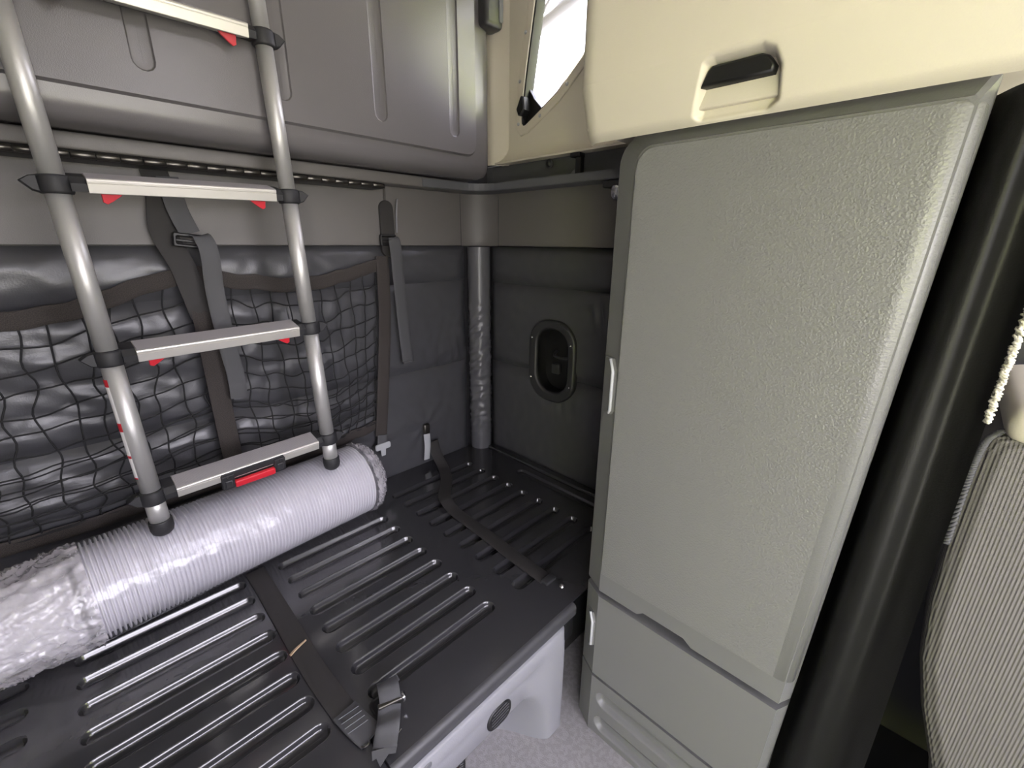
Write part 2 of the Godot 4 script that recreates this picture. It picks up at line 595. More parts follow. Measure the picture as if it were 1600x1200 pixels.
func build_rear_wall() -> void:
	var w := setting("wall_back", "padded rear wall of the sleeper")
	var st := ST()
	box(st, Vector3(-0.77, 0.0, -1.72), Vector3(1.55, 2.46, -1.635))
	part(st, "wall_board", M.dark, w)
	var rows := [[0.36, 0.868], [0.868, 1.25], [1.25, 1.40]]
	for k in 3:
		for c in [[-0.77, 0.29], [0.29, 1.335]]:
			st = ST()
			var r = rows[k]
			var f := func(u: float, v: float) -> float:
				var h := puff(u, v, c[0], c[1], r[0], r[1], 0.026, 0.07)
				var folds := 0.0
				# gathers below the seam ends and by the corner
				folds += 0.009 * sin(u * 95.0 + 3.0 * noise.get_noise_2d(u * 9, v * 4)) * exp(-(v - r[0]) / 0.09) * smoothstep(1.02, 1.18, u) * (1.0 if k == 1 else 0.0)
				folds += 0.004 * sin((u + v) * 150.0) * exp(-(r[1] - v) / 0.03) * smoothstep(1.22, 1.32, u) * (1.0 if k == 0 else 0.0)
				# puckers round the belt anchor
				var d := Vector2(u - 1.06, v - 0.60)
				folds += 0.006 * sin(atan2(d.y, d.x) * 7.0 + 1.0) * exp(-d.length() / 0.09) * smoothstep(0.01, 0.05, d.length())
				var d2 := Vector2(u - 0.80, v - 0.60)
				folds += 0.006 * sin(atan2(d2.y, d2.x) * 6.0) * exp(-d2.length() / 0.12) * smoothstep(0.01, 0.06, d2.length())
				# slack skin behind the net
				var slack := smoothstep(0.95, 0.8, u) * smoothstep(1.25, 1.1, v)
				folds += slack * 0.006 * noise.get_noise_2d(u * 1.8 + v * 1.5, v * 7.0)
				folds += slack * 0.0025 * noise.get_noise_2d(u * 4.0, v * 18.0 + u * 6.0)
				folds += 0.0015 * noise.get_noise_2d(u * 14.0, v * 14.0)
				return h + folds * clampf(h / 0.02, 0, 1)
			sheet(st, c[0], c[1], r[0], r[1], 90, 44, f, back_at(-1.63), -0.01)
			part(st, "padded_panel", M.vinyl, w)
	# smooth upper panels
	for c in [[-0.77, 0.932], [0.938, 1.30]]:
		st = ST()
		pad(st, rrect(c[0], c[1], 1.402, 1.66, 0.004, 2), [[0, -0.03], [0, 0.006], [0.003, 0.010]], back_at(-1.61), 0)
		part(st, "upper_panel", M.header, w)
	# rounded corner of the upper panel
	w = setting("trim_3", "rounded corner panel and upright padded bolster in the corner")
	st = ST()
	var prev := PackedVector3Array()
	for i in 17:
		var a := PI / 2 * i / 16
		var cx := 1.30 + 0.115 * sin(a)
		var cz := -1.485 - 0.115 * cos(a)
		var cur := PackedVector3Array([Vector3(cx, 1.402, cz), Vector3(cx, 1.66, cz), Vector3(cx + 0.02 * sin(a), 1.66, cz - 0.03 * cos(a)), Vector3(cx + 0.02 * sin(a), 1.402, cz - 0.03 * cos(a))])
		if i > 0:
			quad(st, prev[0], cur[0], cur[1], prev[1], 0)
			quad(st, prev[3], prev[0], cur[0], cur[3], 2)
		prev = cur
	part(st, "corner_panel", M.header, w)
	# stuffed roll in the corner, puckered lower down
	st = ST()
	var n := 28
	var lp := PackedVector3Array()
	for j in 121:
		var y := lerpf(0.39, 1.398, j / 120.0)
		var cur := PackedVector3Array()
		for i in n:
			var a := TAU * i / n
			var env_y := smoothstep(1.25, 0.95, y) * smoothstep(0.44, 0.62, y)
			var yy := y + 0.012 * sin(a * 2.0 + 0.5) + 0.01 * noise.get_noise_1d(y * 8.0)
			var rr := 0.052 + env_y * (0.0028 * sin(yy * 190.0 + 2.5 * noise.get_noise_2d(a, y * 6.0)) + 0.004 * noise.get_noise_2d(yy * 28.0, a * 1.2))
			cur.append(Vector3(1.37 + rr * cos(a) * 0.98, y, -1.565 + rr * sin(a)))
		if j > 0:
			loft(st, cur, lp, true, 0)
		lp = cur
	part(st, "corner_bolster", M.bolster, w, "puckered upright bolster in the corner")

# ---------------------------------------------------------------- side wall
func build_side_wall() -> void:
	var w := setting("wall_right", "padded side wall with a small oval recess")
	var st := ST()
	wall_with_holes(st, -1.75, 1.85, 0.0, 2.46, [[-1.45, -0.62, 1.80, 2.44], [0.62, 1.45, 0.05, 1.85]], right_at(1.50), 0.06)  # front hole: driver door opening out of view, placed to light the troughs
	part(st, "wall_board", M.dark, w)
	var hole := rrect(-1.235, -1.065, 0.80, 1.075, 0.075, 8)
	var rows := [[0.36, 0.862], [0.862, 1.24], [1.24, 1.398]]
	for k in 3:
		var r = rows[k]
		st = ST()
		var f := func(u: float, v: float) -> float:
			var h := puff(u, v, -1.56, -0.45, r[0], r[1], 0.03, 0.07)
			var folds := 0.0
			if k == 1:
				folds += 0.010 * sin(u * 120.0 + v * 30.0) * exp(-absf(1.165 - v) / 0.045) * smoothstep(-1.02, -0.92, u)
			if k == 0:
				folds += 0.003 * sin(u * 110.0) * exp(-absf(0.77 - v) / 0.08) * smoothstep(-1.3, -1.15, u)
			folds += 0.0015 * noise.get_noise_2d(u * 12.0, v * 12.0)
			h += folds * clampf(h / 0.02, 0, 1)
			if Geometry2D.is_point_in_polygon(Vector2(u, v), inset(hole, -0.014)):
				return -0.035
			return h
		sheet(st, -1.56, -0.45, r[0], r[1], 120, 40, f, right_at(1.45), -0.03)
		part(st, "padded_panel", M.vinyl, w)
	st = ST()
	pad(st, rrect(-1.485, -0.45, 1.402, 1.66, 0.004, 2), [[0, -0.03], [0, 0.006], [0.003, 0.010]], right_at(1.425), 0)
	part(st, "upper_panel", M.header, w)
	# grey strip above the shelf
	st = ST()
	pad(st, rrect(-1.56, -0.45, 1.60, 1.728, 0.003, 2), [[0, -0.03], [0, 0.004], [0.004, 0.008]], right_at(1.425), 0)
	part(st, "kick_strip", M.trim_grey, w)
	# cream trim round the window
	var G := window_loop()
	var cn := Vector2(-1.12, 2.16)
	var outer := PackedVector2Array()
	var R0 := inset(G, -0.012)
	for p in R0:
		var d := (p - cn).normalized()
		var t := 1e9
		if d.x != 0:
			t = minf(t, ((-0.45 if d.x > 0 else -1.46) - cn.x) / d.x)
		if d.y != 0:
			t = minf(t, ((2.46 if d.y > 0 else 1.80) - cn.y) / d.y)
		outer.append(cn + d * t)
	# fill the rectangle's corners: snap the nearest sample of each corner to it
	for c in [Vector2(-1.46, 1.80), Vector2(-0.45, 1.80), Vector2(-0.45, 2.46), Vector2(-1.46, 2.46)]:
		var best := 0
		for i in outer.size():
			if outer[i].distance_to(c) < outer[best].distance_to(c):
				best = i
		outer[best] = c
	st = ST()
	var xf := right_at(1.42)
	loft(st, to3(outer, 0, xf), to3(R0, 0, xf), true, -1)
	loft(st, to3(R0, 0, xf), to3(R0, -0.05, xf), true, -1)
	# flared foot of the trim
	var prof := [Vector2(1.42, 1.80), Vector2(1.419, 1.78), Vector2(1.414, 1.762), Vector2(1.404, 1.746), Vector2(1.388, 1.734), Vector2(1.372, 1.728), Vector2(1.372, 1.722), Vector2(1.42, 1.722)]
	for i in prof.size() - 1:
		quad(st, Vector3(prof[i].x, prof[i].y, -1.46), Vector3(prof[i].x, prof[i].y, -0.45), Vector3(prof[i + 1].x, prof[i + 1].y, -0.45), Vector3(prof[i + 1].x, prof[i + 1].y, -1.46), 0 if i < 5 else -1)
	part(st, "cream_lining", M.beige, w)
	# folded cream pillar beside the folded bunk
	st = ST()
	var pl := [Vector2(1.42, -1.425), Vector2(1.412, -1.437), Vector2(1.372, -1.462), Vector2(1.362, -1.475), Vector2(1.362, -1.62), Vector2(1.45, -1.62)]
	for i in pl.size() - 1:
		quad(st, Vector3(pl[i].x, 1.72, pl[i].y), Vector3(pl[i].x, 2.46, pl[i].y), Vector3(pl[i + 1].x, 2.46, pl[i + 1].y), Vector3(pl[i + 1].x, 1.72, pl[i + 1].y), 0)
	part(st, "corner_pillar", M.beige, w)
	# oval recess
	var ov := thing("oval_recess", "dark oval framed recess with four screws in the padded side wall", "recess", Vector3(1.42, 0.94, -1.15))
	st = ST()
	ring(st, rrect(-1.278, -1.028, 0.757, 1.112, 0.105, 10), rrect(-1.235, -1.065, 0.80, 1.075, 0.075, 10), -0.01, 0.016, 0.008, right_at(1.42))
	part(st, "frame", M.dark, ov)
	st = ST()
	var lo := rrect(-1.235, -1.065, 0.80, 1.075, 0.075, 10)
	loft(st, to3(lo, 0.0, right_at(1.42)), to3(lo, -0.055, right_at(1.42)), true, 0)
	part(st, "liner", M.black, ov)
	st = ST()
	pad(st, ccw(lo), [[0, -0.056], [0, -0.054]], right_at(1.42), -1)
	part(st, "back_plate", M.black, ov)
	for p in [Vector2(-1.259, 1.026), Vector2(-1.049, 1.021), Vector2(-1.261, 0.847), Vector2(-1.048, 0.843)]:
		st = ST()
		lathe(st, [[0.005, 0.0], [0.005, 0.002], [0.003, 0.0035], [0.0001, 0.004]], Transform3D(RIGHT.basis, Vector3(1.404, p.y, p.x)), 10)
		part(st, "screw", M.chrome, ov)
	st = ST()
	tube(st, smooth_path(PackedVector3Array([Vector3(1.47, 0.97, -1.17), Vector3(1.445, 0.955, -1.165), Vector3(1.44, 0.95, -1.12), Vector3(1.445, 0.955, -1.085)]), 4), 0.006, 8)
	part(st, "pull_handle", M.dark, ov)
	st = ST()
	box(st, Vector3(1.452, 0.87, -1.185), Vector3(1.474, 0.915, -1.145), 0.005)
	part(st, "catch", M.dark, ov)
	# ledge round the corner
	var sh := thing("corner_ledge", "narrow grey ledge running round the corner under the window", "shelf", Vector3(1.37, 1.617, -1.2))
	st = ST()
	var plan := PackedVector2Array([Vector2(1.43, -0.63), Vector2(1.325, -0.63)])
	for i in 9:
		var a := PI / 2 * i / 8
		plan.append(Vector2(1.325 - 0.11 * (1 - cos(a)), -1.39 - 0.11 * sin(a)))
	plan.append_array(PackedVector2Array([Vector2(1.05, -1.512), Vector2(1.03, -1.56), Vector2(1.30, -1.598), Vector2(1.43, -1.60)]))
	var fl := Transform3D(Basis(Vector3(1, 0, 0), Vector3(0, 0, 1), Vector3(0, -1, 0)), Vector3(0, 1.645, 0))
	pad(st, plan, [[0, 0], [0, 0.026], [0.003, 0.029]], fl, -1)
	part(st, "ledge_board", M.trim_grey, sh)
	# plug, clip and lamp
	var bp := thing("round_plug", "round dark plug on the grey strip above the ledge", "plug", Vector3(1.417, 1.705, -1.2))
	st = ST()
	lathe(st, [[0.017, -0.001], [0.017, 0.004], [0.013, 0.006], [0.011, 0.004], [0.010, 0.009], [0.006, 0.012], [0.0001, 0.013]], Transform3D(RIGHT.basis, Vector3(1.417, 1.705, -1.2)), 20)
	part(st, "cap", M.dark, bp)
	var cl := thing("spring_clip", "black clip with a grey tab standing on the ledge", "clip", Vector3(1.41, 1.645, -1.05))
	st = ST()
	box(st, Vector3(1.392, 1.648, -1.062), Vector3(1.416, 1.722, -1.038), 0.003)
	box(st, Vector3(1.380, 1.708, -1.078), Vector3(1.416, 1.724, -1.036), 0.004)
	part(st, "clip_body", M.black, cl)
	st = ST()
	pad(st, PackedVector2Array([Vector2(-1.105, 1.646), Vector2(-1.06, 1.646), Vector2(-1.06, 1.672), Vector2(-1.075, 1.672)]), [[0, 0], [0, 0.006], [0.002, 0.008]], right_at(1.41), -1)
	part(st, "tab", M.fascia, cl)
	var lm := thing("ledge_hook", "small shiny round fitting under the ledge beside the wardrobe", "fitting", Vector3(1.30, 1.60, -0.84))
	st = ST()
	box(st, Vector3(1.33, 1.592, -0.90), Vector3(1.40, 1.616, -0.80), 0.006)
	part(st, "mount", M.dark, lm)
	st = ST()
	lathe(st, [[0.026, 0.0], [0.027, 0.012], [0.022, 0.03], [0.012, 0.04], [0.0001, 0.042]], frame_at(Vector3(1.355, 1.592, -0.85), Vector3(-0.2, -1, 0)), 18)
	part(st, "dome", M.chrome, lm)

func window_loop() -> PackedVector2Array:
	return ccw(PackedVector2Array([Vector2(-1.265, 2.385), Vector2(-1.29, 2.25), Vector2(-1.312, 2.134), Vector2(-1.326, 2.06), Vector2(-1.34, 1.977), Vector2(-1.352, 1.88), Vector2(-1.351, 1.864), Vector2(-1.343, 1.855), Vector2(-1.330, 1.857), Vector2(-1.26, 1.893), Vector2(-1.181, 1.936), Vector2(-1.086, 2.013), Vector2(-1.0, 2.085), Vector2(-0.93, 2.145), Vector2(-0.82, 2.24), Vector2(-0.73, 2.315), Vector2(-0.71, 2.335), Vector2(-0.705, 2.36), Vector2(-0.71, 2.385), Vector2(-0.74, 2.395), Vector2(-1.25, 2.40)]))

func build_window() -> void:
	var G := window_loop()
	var w := setting("window_1", "slanted side window with a cream screwed frame")
	var st := ST()
	ring(st, inset(G, -0.034), inset(G, -0.002), -0.002, 0.006, 0.003, right_at(1.42))
	part(st, "window_frame", M.beige, w)
	st = ST()
	ring(st, inset(G, -0.003), inset(G, 0.004), -0.045, 0.001, 0.002, right_at(1.42))
	part(st, "gasket", M.black, w)
	st = ST()
	pad(st, inset(G, 0.002), [[0, -0.044], [0, -0.039]], right_at(1.42), -1)
	part(st, "pane", M.pane, w)
	for p in [Vector2(-1.334, 2.157), Vector2(-1.361, 2.006), Vector2(-1.366, 1.862), Vector2(-1.255, 1.874), Vector2(-1.13, 1.952)]:
		st = ST()
		lathe(st, [[0.0065, 0.0], [0.0065, 0.002], [0.004, 0.004], [0.0001, 0.0045]], Transform3D(RIGHT.basis, Vector3(1.414, p.y, p.x)), 12)
		part(st, "screw", M.latch, w)
	# dark filler in the lower corner and its turn latch
	st = ST()
	pad(st, PackedVector2Array([Vector2(-1.338, 1.985), Vector2(-1.31, 1.945), Vector2(-1.268, 1.905), Vector2(-1.255, 1.894), Vector2(-1.332, 1.857), Vector2(-1.350, 1.866)]), [[0, -0.040], [0, -0.022], [0.002, -0.02]], right_at(1.42), -1)
	part(st, "corner_filler", M.black, w)
	st = ST()
	pad(st, PackedVector2Array([Vector2(-1.371, 1.912), Vector2(-1.348, 1.955), Vector2(-1.333, 1.95), Vector2(-1.328, 1.905), Vector2(-1.345, 1.885), Vector2(-1.362, 1.89)]), [[0, -0.02], [0, 0.012], [0.004, 0.018]], right_at(1.42), -1)
	part(st, "turn_latch", M.black, w)
	# outside: grab rail and exhaust stack
	var g := thing("grab_rail", "grey slanted rail with a loop seen through the side window", "rail", Vector3(1.62, 2.2, -1.4))
	st = ST()
	tube(st, PackedVector3Array([Vector3(1.60, 2.235, -1.50), Vector3(1.60, 2.33, -1.10), Vector3(1.60, 2.38, -0.9)]), 0.026, 12)
	part(st, "rail_bar", M.fascia, g)
	st = ST()
	tube(st, smooth_path(PackedVector3Array([Vector3(1.60, 2.27, -1.44), Vector3(1.60, 2.33, -1.38), Vector3(1.60, 2.38, -1.28), Vector3(1.60, 2.39, -1.18), Vector3(1.60, 2.35, -1.12)]), 5), 0.007, 8)
	part(st, "rail_loop", M.fascia, g)
	var e := thing("exhaust_stack", "pale upright pipe outside the side window", "pipe", Vector3(2.0, -1.15, -1.9))
	st = ST()
	lathe(st, [[0.001, 0.0], [0.03, 0.0], [0.03, 3.52], [0.026, 3.52], [0.026, 3.4], [0.001, 3.4]], frame_at(Vector3(2.0, -1.17, -1.865), Vector3.UP), 20)
	part(st, "pipe", M.fascia, e)

# ---------------------------------------------------------------- bunk deck
var bunk: Node3D

func trough_list(f: Array) -> Array:
	var gr := []
	for k in f[5]:
		gr.append([f[3], f[4], (0.75 + 0.0868 * k) if f[5] == 9 else (0.752 + 0.0838 * k), 0.046])
	return gr

func build_deck() -> void:
	var xf := Transform3D(Basis(Vector3(1, 0, 0), Vector3(0, 0, -1), Vector3(0, 1, 0)), Vector3(0, DECK, 0))
	# left lid with two fields of troughs, right lid with two more
	bunk = thing("lower_bunk", "low bunk with a black troughed deck on a light grey moulded base", "bunk", Vector3(0.3, 0.0, -1.08))
	var plates := [ST(), ST()]
	for f in [[0, -0.765, -0.205, -0.66, -0.245, 8], [0, -0.205, 0.258, -0.172, 0.213, 8], [1, 0.262, 0.735, 0.302, 0.695, 8], [1, 0.735, 1.262, 0.778, 1.205, 9]]:
		grooved_plate(plates[f[0]], f[1], f[2], 0.592, 1.60, trough_list(f), xf)
	# strip along the side wall with one trough lengthways
	var xs := Transform3D(Basis(Vector3(0, 0, -1), Vector3(-1, 0, 0), Vector3(0, 1, 0)), Vector3(0, DECK, 0))
	grooved_plate(plates[1], 0.592, 1.60, -1.37, -1.262, [[0.62, 1.245, -1.308, 0.05]], xs)
	var lid_a := part(plates[0], "deck_lid", M.deck, bunk)
	var lid_b := part(plates[1], "deck_lid", M.deck, bunk)
	for f in [[lid_a, -0.765, -0.205, -0.66, -0.245, 8], [lid_a, -0.205, 0.258, -0.172, 0.213, 8], [lid_b, 0.262, 0.735, 0.302, 0.695, 8], [lid_b, 0.735, 1.262, 0.778, 1.205, 9]]:
		for g in trough_list(f):
			part(trough(g, 0.015, xf), "trough", M.deck, f[0])
	part(trough([0.62, 1.245, -1.308, 0.05], 0.01, xs), "trough", M.deck, lid_b)
	# raised rim by the side wall
	var st2 := ST()
	box(st2, Vector3(1.372, 0.40, -1.52), Vector3(1.412, DECK + 0.010, -0.60), 0.006)
	part(st2, "side_rim", M.deck, lid_b)
	# rolled front edges
	for e in [[lid_a, -0.765, 0.258], [lid_b, 0.262, 0.862]]:
		var st := ST()
		var pr := []
		for i in 9:
			var a := PI / 2 * i / 8
			pr.append(Vector2(-0.592 + 0.016 * sin(a), DECK - 0.016 + 0.016 * cos(a)))
		pr.append(Vector2(-0.576, 0.385))
		pr.append(Vector2(-0.58, 0.381))
		pr.append(Vector2(-0.70, 0.381))
		for i in pr.size() - 1:
			quad(st, Vector3(e[1], pr[i].y, pr[i].x), Vector3(e[2], pr[i].y, pr[i].x), Vector3(e[2], pr[i + 1].y, pr[i + 1].x), Vector3(e[1], pr[i + 1].y, pr[i + 1].x), 0)
		for x in [e[1], e[2]]:
			for i in range(1, pr.size() - 1):
				tri(st, Vector3(x, pr[0].y, pr[0].x), Vector3(x, pr[i].y, pr[i].x), Vector3(x, pr[i + 1].y, pr[i + 1].x))
		part(st, "front_edge", M.deck_edge, e[0])

func build_base() -> void:
	var b := bunk
	var st := ST()
	var A := [Vector2(-0.60, 0.38), Vector2(-0.574, 0.379), Vector2(-0.570, 0.374), Vector2(-0.570, 0.335), Vector2(-0.574, 0.327), Vector2(-0.586, 0.320), Vector2(-0.588, 0.29), Vector2(-0.588, 0.232), Vector2(-0.60, 0.222), Vector2(-0.70, 0.215), Vector2(-0.706, 0.0)]
	var Bp := [Vector2(-0.60, 0.38), Vector2(-0.574, 0.379), Vector2(-0.570, 0.374), Vector2(-0.569, 0.352), Vector2(-0.567, 0.340), Vector2(-0.566, 0.32), Vector2(-0.565, 0.28), Vector2(-0.565, 0.22), Vector2(-0.565, 0.15), Vector2(-0.566, 0.08), Vector2(-0.567, 0.0)]
	var Cp := [Vector2(-0.61, 0.38), Vector2(-0.60, 0.379), Vector2(-0.60, 0.374), Vector2(-0.60, 0.352), Vector2(-0.60, 0.340), Vector2(-0.60, 0.32), Vector2(-0.60, 0.28), Vector2(-0.60, 0.22), Vector2(-0.60, 0.15), Vector2(-0.60, 0.08), Vector2(-0.60, 0.0)]
	var prev := PackedVector3Array()
	var xs := [-0.765, -0.3, 0.2, 0.5, 0.56]
	for i in 25:
		xs.append(0.57 + 0.24 * i / 24)
	xs.append_array([0.816, 0.82, 0.822])
	for x in xs:
		var t := smoothstep(0.64, 0.755, x)
		var t2 := smoothstep(0.795, 0.824, x)
		var cur := PackedVector3Array()
		for i in A.size():
			var p: Vector2 = A[i].lerp(Bp[i], t).lerp(Cp[i], t2 * t2)
			cur.append(Vector3(x, p.y, p.x))
		if prev.size():
			loft(st, prev, cur, false, 0)
		prev = cur
	# closed behind
	quad(st, Vector3(-0.765, 0.0, -0.715), Vector3(0.822, 0.0, -0.715), Vector3(0.822, 0.38, -0.715), Vector3(-0.765, 0.38, -0.715))
	quad(st, Vector3(0.822, 0.0, -0.715), Vector3(0.822, 0.0, -0.60), Vector3(0.822, 0.38, -0.60), Vector3(0.822, 0.38, -0.715))
	quad(st, Vector3(-0.765, 0.38, -0.715), Vector3(0.822, 0.38, -0.715), Vector3(0.822, 0.38, -0.60), Vector3(-0.765, 0.38, -0.60))
	part(st, "front_moulding", M.fascia, b)
	# dark oval grille near the floor
	st = ST()
	pad(st, rrect(0.520, 0.604, 0.232, 0.298, 0.030, 6), [[0, -0.01], [0, 0.002], [0.003, 0.004]], back_at(-0.588), 0)
	var grille := part(st, "grille", M.black, b)
	for k in 5:
		st = ST()
		var y := 0.244 + 0.0105 * k
		tube(st, PackedVector3Array([Vector3(0.532 + (0.006 if k in [0, 4] else 0.0), y, -0.584), Vector3(0.592 - (0.006 if k in [0, 4] else 0.0), y + 0.004, -0.584)]), 0.002, 6)
		part(st, "grille_bar", M.dark, grille)
	# pressed slot on the rail
	st = ST()
	pad(st, rrect(0.27, 0.345, 0.349, 0.366, 0.006, 4), [[0, 0], [0, 0.001], [0.002, 0.002]], back_at(-0.570), 0)
	part(st, "slot_plate", M.trim_grey, b)
	# dark box of the bunk behind the moulding carries the lids
	st = ST()
	box(st, Vector3(-0.76, 0.0, -1.585), Vector3(1.40, 0.395, -0.72))
	part(st, "bunk_box", M.dark, b)
	st = ST()
	box(st, Vector3(0.826, 0.30, -0.70), Vector3(0.865, 0.395, -0.585), 0.005)
	part(st, "hinge_bracket", M.black, b)

# ---------------------------------------------------------------- folded upper bunk
func build_upper_bunk() -> void:
	var u := thing("folded_upper_bunk", "dark grey folded-up upper bunk with upright grooves above the net", "bunk", Vector3(0.3, 1.65, -1.5))
	var st := ST()
	box(st, Vector3(-0.765, 1.655, -1.60), Vector3(1.33, 2.44, -1.425), 0.05)
	part(st, "bunk_shell", M.bunk, u)
	# raised field with sunk grooves: local x = up, local y = -x
	var xf := Transform3D(Basis(Vector3(0, 1, 0), Vector3(-1, 0, 0), Vector3(0, 0, 1)), Vector3(0, 0, -1.417))
	var gr := []
	for x in [1.135, 0.84, 0.545, 0.245, -0.05, -0.345, -0.64]:
		gr.append([1.782, 2.36, -x, 0.046])
	st = ST()
	grooved_plate(st, 1.765, 2.385, -1.205, 0.70, gr, xf, 0.001)
	# rounded border of the field
	var outer := rrect(1.733, 2.41, -1.236, 0.73, 0.04, 5)
	var fld := PackedVector2Array()
	for p in outer:
		fld.append(Vector2(clampf(p.x, 1.765, 2.385), clampf(p.y, -1.205, 0.70)))
	loft(st, to3(outer, 0.0, xf), to3(fld, 0.0, xf), true, -1)
	loft(st, to3(inset(outer, -0.006), -0.0085, xf), to3(inset(outer, -0.0018), -0.003, xf), true, 0)
	loft(st, to3(inset(outer, -0.0018), -0.003, xf), to3(outer, 0.0, xf), true, 0)
	part(st, "raised_field", M.bunk, u)
	for g in gr:
		part(trough(g, 0.006, xf), "groove", M.bunk, u)
	# latch on the end
	st = ST()
	box(st, Vector3(1.262, 2.155, -1.46), Vector3(1.352, 2.40, -1.385), 0.018)
	part(st, "end_latch", M.dark, u)
	st = ST()
	pad(st, rrect(1.325, 1.345, 2.175, 2.38, 0.009, 5), [[0, -0.002], [0, 0.002], [0.002, 0.003]], back_at(-1.385), 0)
	part(st, "latch_lever", M.trim_grey, u)
	st = ST()
	lathe(st, [[0.008, -0.002], [0.008, 0.002], [0.005, 0.003], [0.004, -0.002]], frame_at(Vector3(0.306, 1.915, -1.416), Vector3(0, 0, 1)), 14)
	part(st, "screw_hole", M.black, u)
	# carrier rail under the bunk
	var tr := setting("trim_1", "dark rail under the folded bunk")
	st = ST()
	box(st, Vector3(-0.765, 1.615, -1.60), Vector3(1.28, 1.652, -1.515), 0.006)
	part(st, "rail", M.header, tr)
	# piano hinge in knuckles
	var h := thing("piano_hinge", "thin shiny piano hinge along the rail under the folded bunk", "hinge", Vector3(0.0, 1.605, -1.505))
	st = ST()
	box(st, Vector3(-0.765, 1.596, -1.604), Vector3(0.885, 1.613, -1.52), 0.002)
	part(st, "hinge_leaf", M.dark, h)
	for k in 37:
		st = ST()
		var x := 0.885 - 0.0445 * (k + 1)
		lathe(st, [[0.001, 0.0], [0.0072, 0.0], [0.008, 0.001], [0.008, 0.0425], [0.0072, 0.0435], [0.001, 0.0435]], frame_at(Vector3(x, 1.604, -1.512), Vector3.RIGHT, Vector3.UP), 12)
		part(st, "knuckle", M.steel, h)

# ---------------------------------------------------------------- wardrobe
func zr(y: float) -> float:
	return -0.022 - 0.038 * (1.62 - y) / 1.12

# outline of one front between two heights: chamfered left edge, leaning right edge; a notch and a round corner if asked
func front_loop(y0: float, y1: float, ch: float, top_r: float, notch: bool) -> PackedVector2Array:
	var p := PackedVector2Array()
	var zl := -0.562 + 0.056 * ch
	var dt := 0.032 * ch if top_r > 0 else 0.0
	var dr := 0.014 * ch
	p.append(Vector2(zl, y0))
	if notch:
		p.append_array([Vector2(-0.392, y0), Vector2(-0.376, y0 + 0.014), Vector2(-0.272, y0 + 0.014), Vector2(-0.252, y0)])
	p.append(Vector2(zr(y0) - dr + 0.006, y0))
	if top_r > 0:
		p.append(Vector2(zr(y1) - dr + 0.006, y1 - dt - 0.006))
		p.append(Vector2(zr(y1) - dr, y1 - dt))
		var r := top_r * (1.0 - 0.4 * ch)
		for i in 9:
			var a := PI / 2 + PI / 2 * i / 8
			p.append(Vector2(zl + r + cos(a) * r, y1 - dt - r + sin(a) * r))
	else:
		p.append(Vector2(zr(y1) - dr + 0.006, y1))
		p.append(Vector2(zl, y1))
	return p

func panel_loop(e: float, er: float) -> PackedVector2Array:
	var pp := PackedVector2Array([Vector2(-0.504 + e, 0.578 + e), Vector2(zr(0.578) - er + 0.004, 0.578 + e), Vector2(zr(1.59) - er + 0.004, 1.590 - e), Vector2(zr(1.59) - er - 0.003, 1.598 - e)])
	for i in 9:
		var a := PI / 2 + PI / 2 * i / 8
		pp.append(Vector2(-0.468 + e + cos(a) * 0.036, 1.562 - e + sin(a) * 0.036))
	return pp

func front_slab(y0: float, y1: float, top_r: float, notch: bool) -> SurfaceTool:
	var st := ST()
	var seq := [[0.0, -0.915], [0.0, -0.893], [0.06, -0.889], [0.94, -0.864], [1.0, -0.860]]
	var last := front_loop(y0, y1, 0.0, top_r, notch)
	cap(st, last, -0.915, RIGHT)
	for k in range(1, seq.size()):
		var nx := front_loop(y0, y1, seq[k][0], top_r, notch)
		loft(st, to3(last, -seq[k - 1][1] * -1.0, RIGHT), to3(nx, seq[k][1], RIGHT), true, -1)
		last = nx
	return st

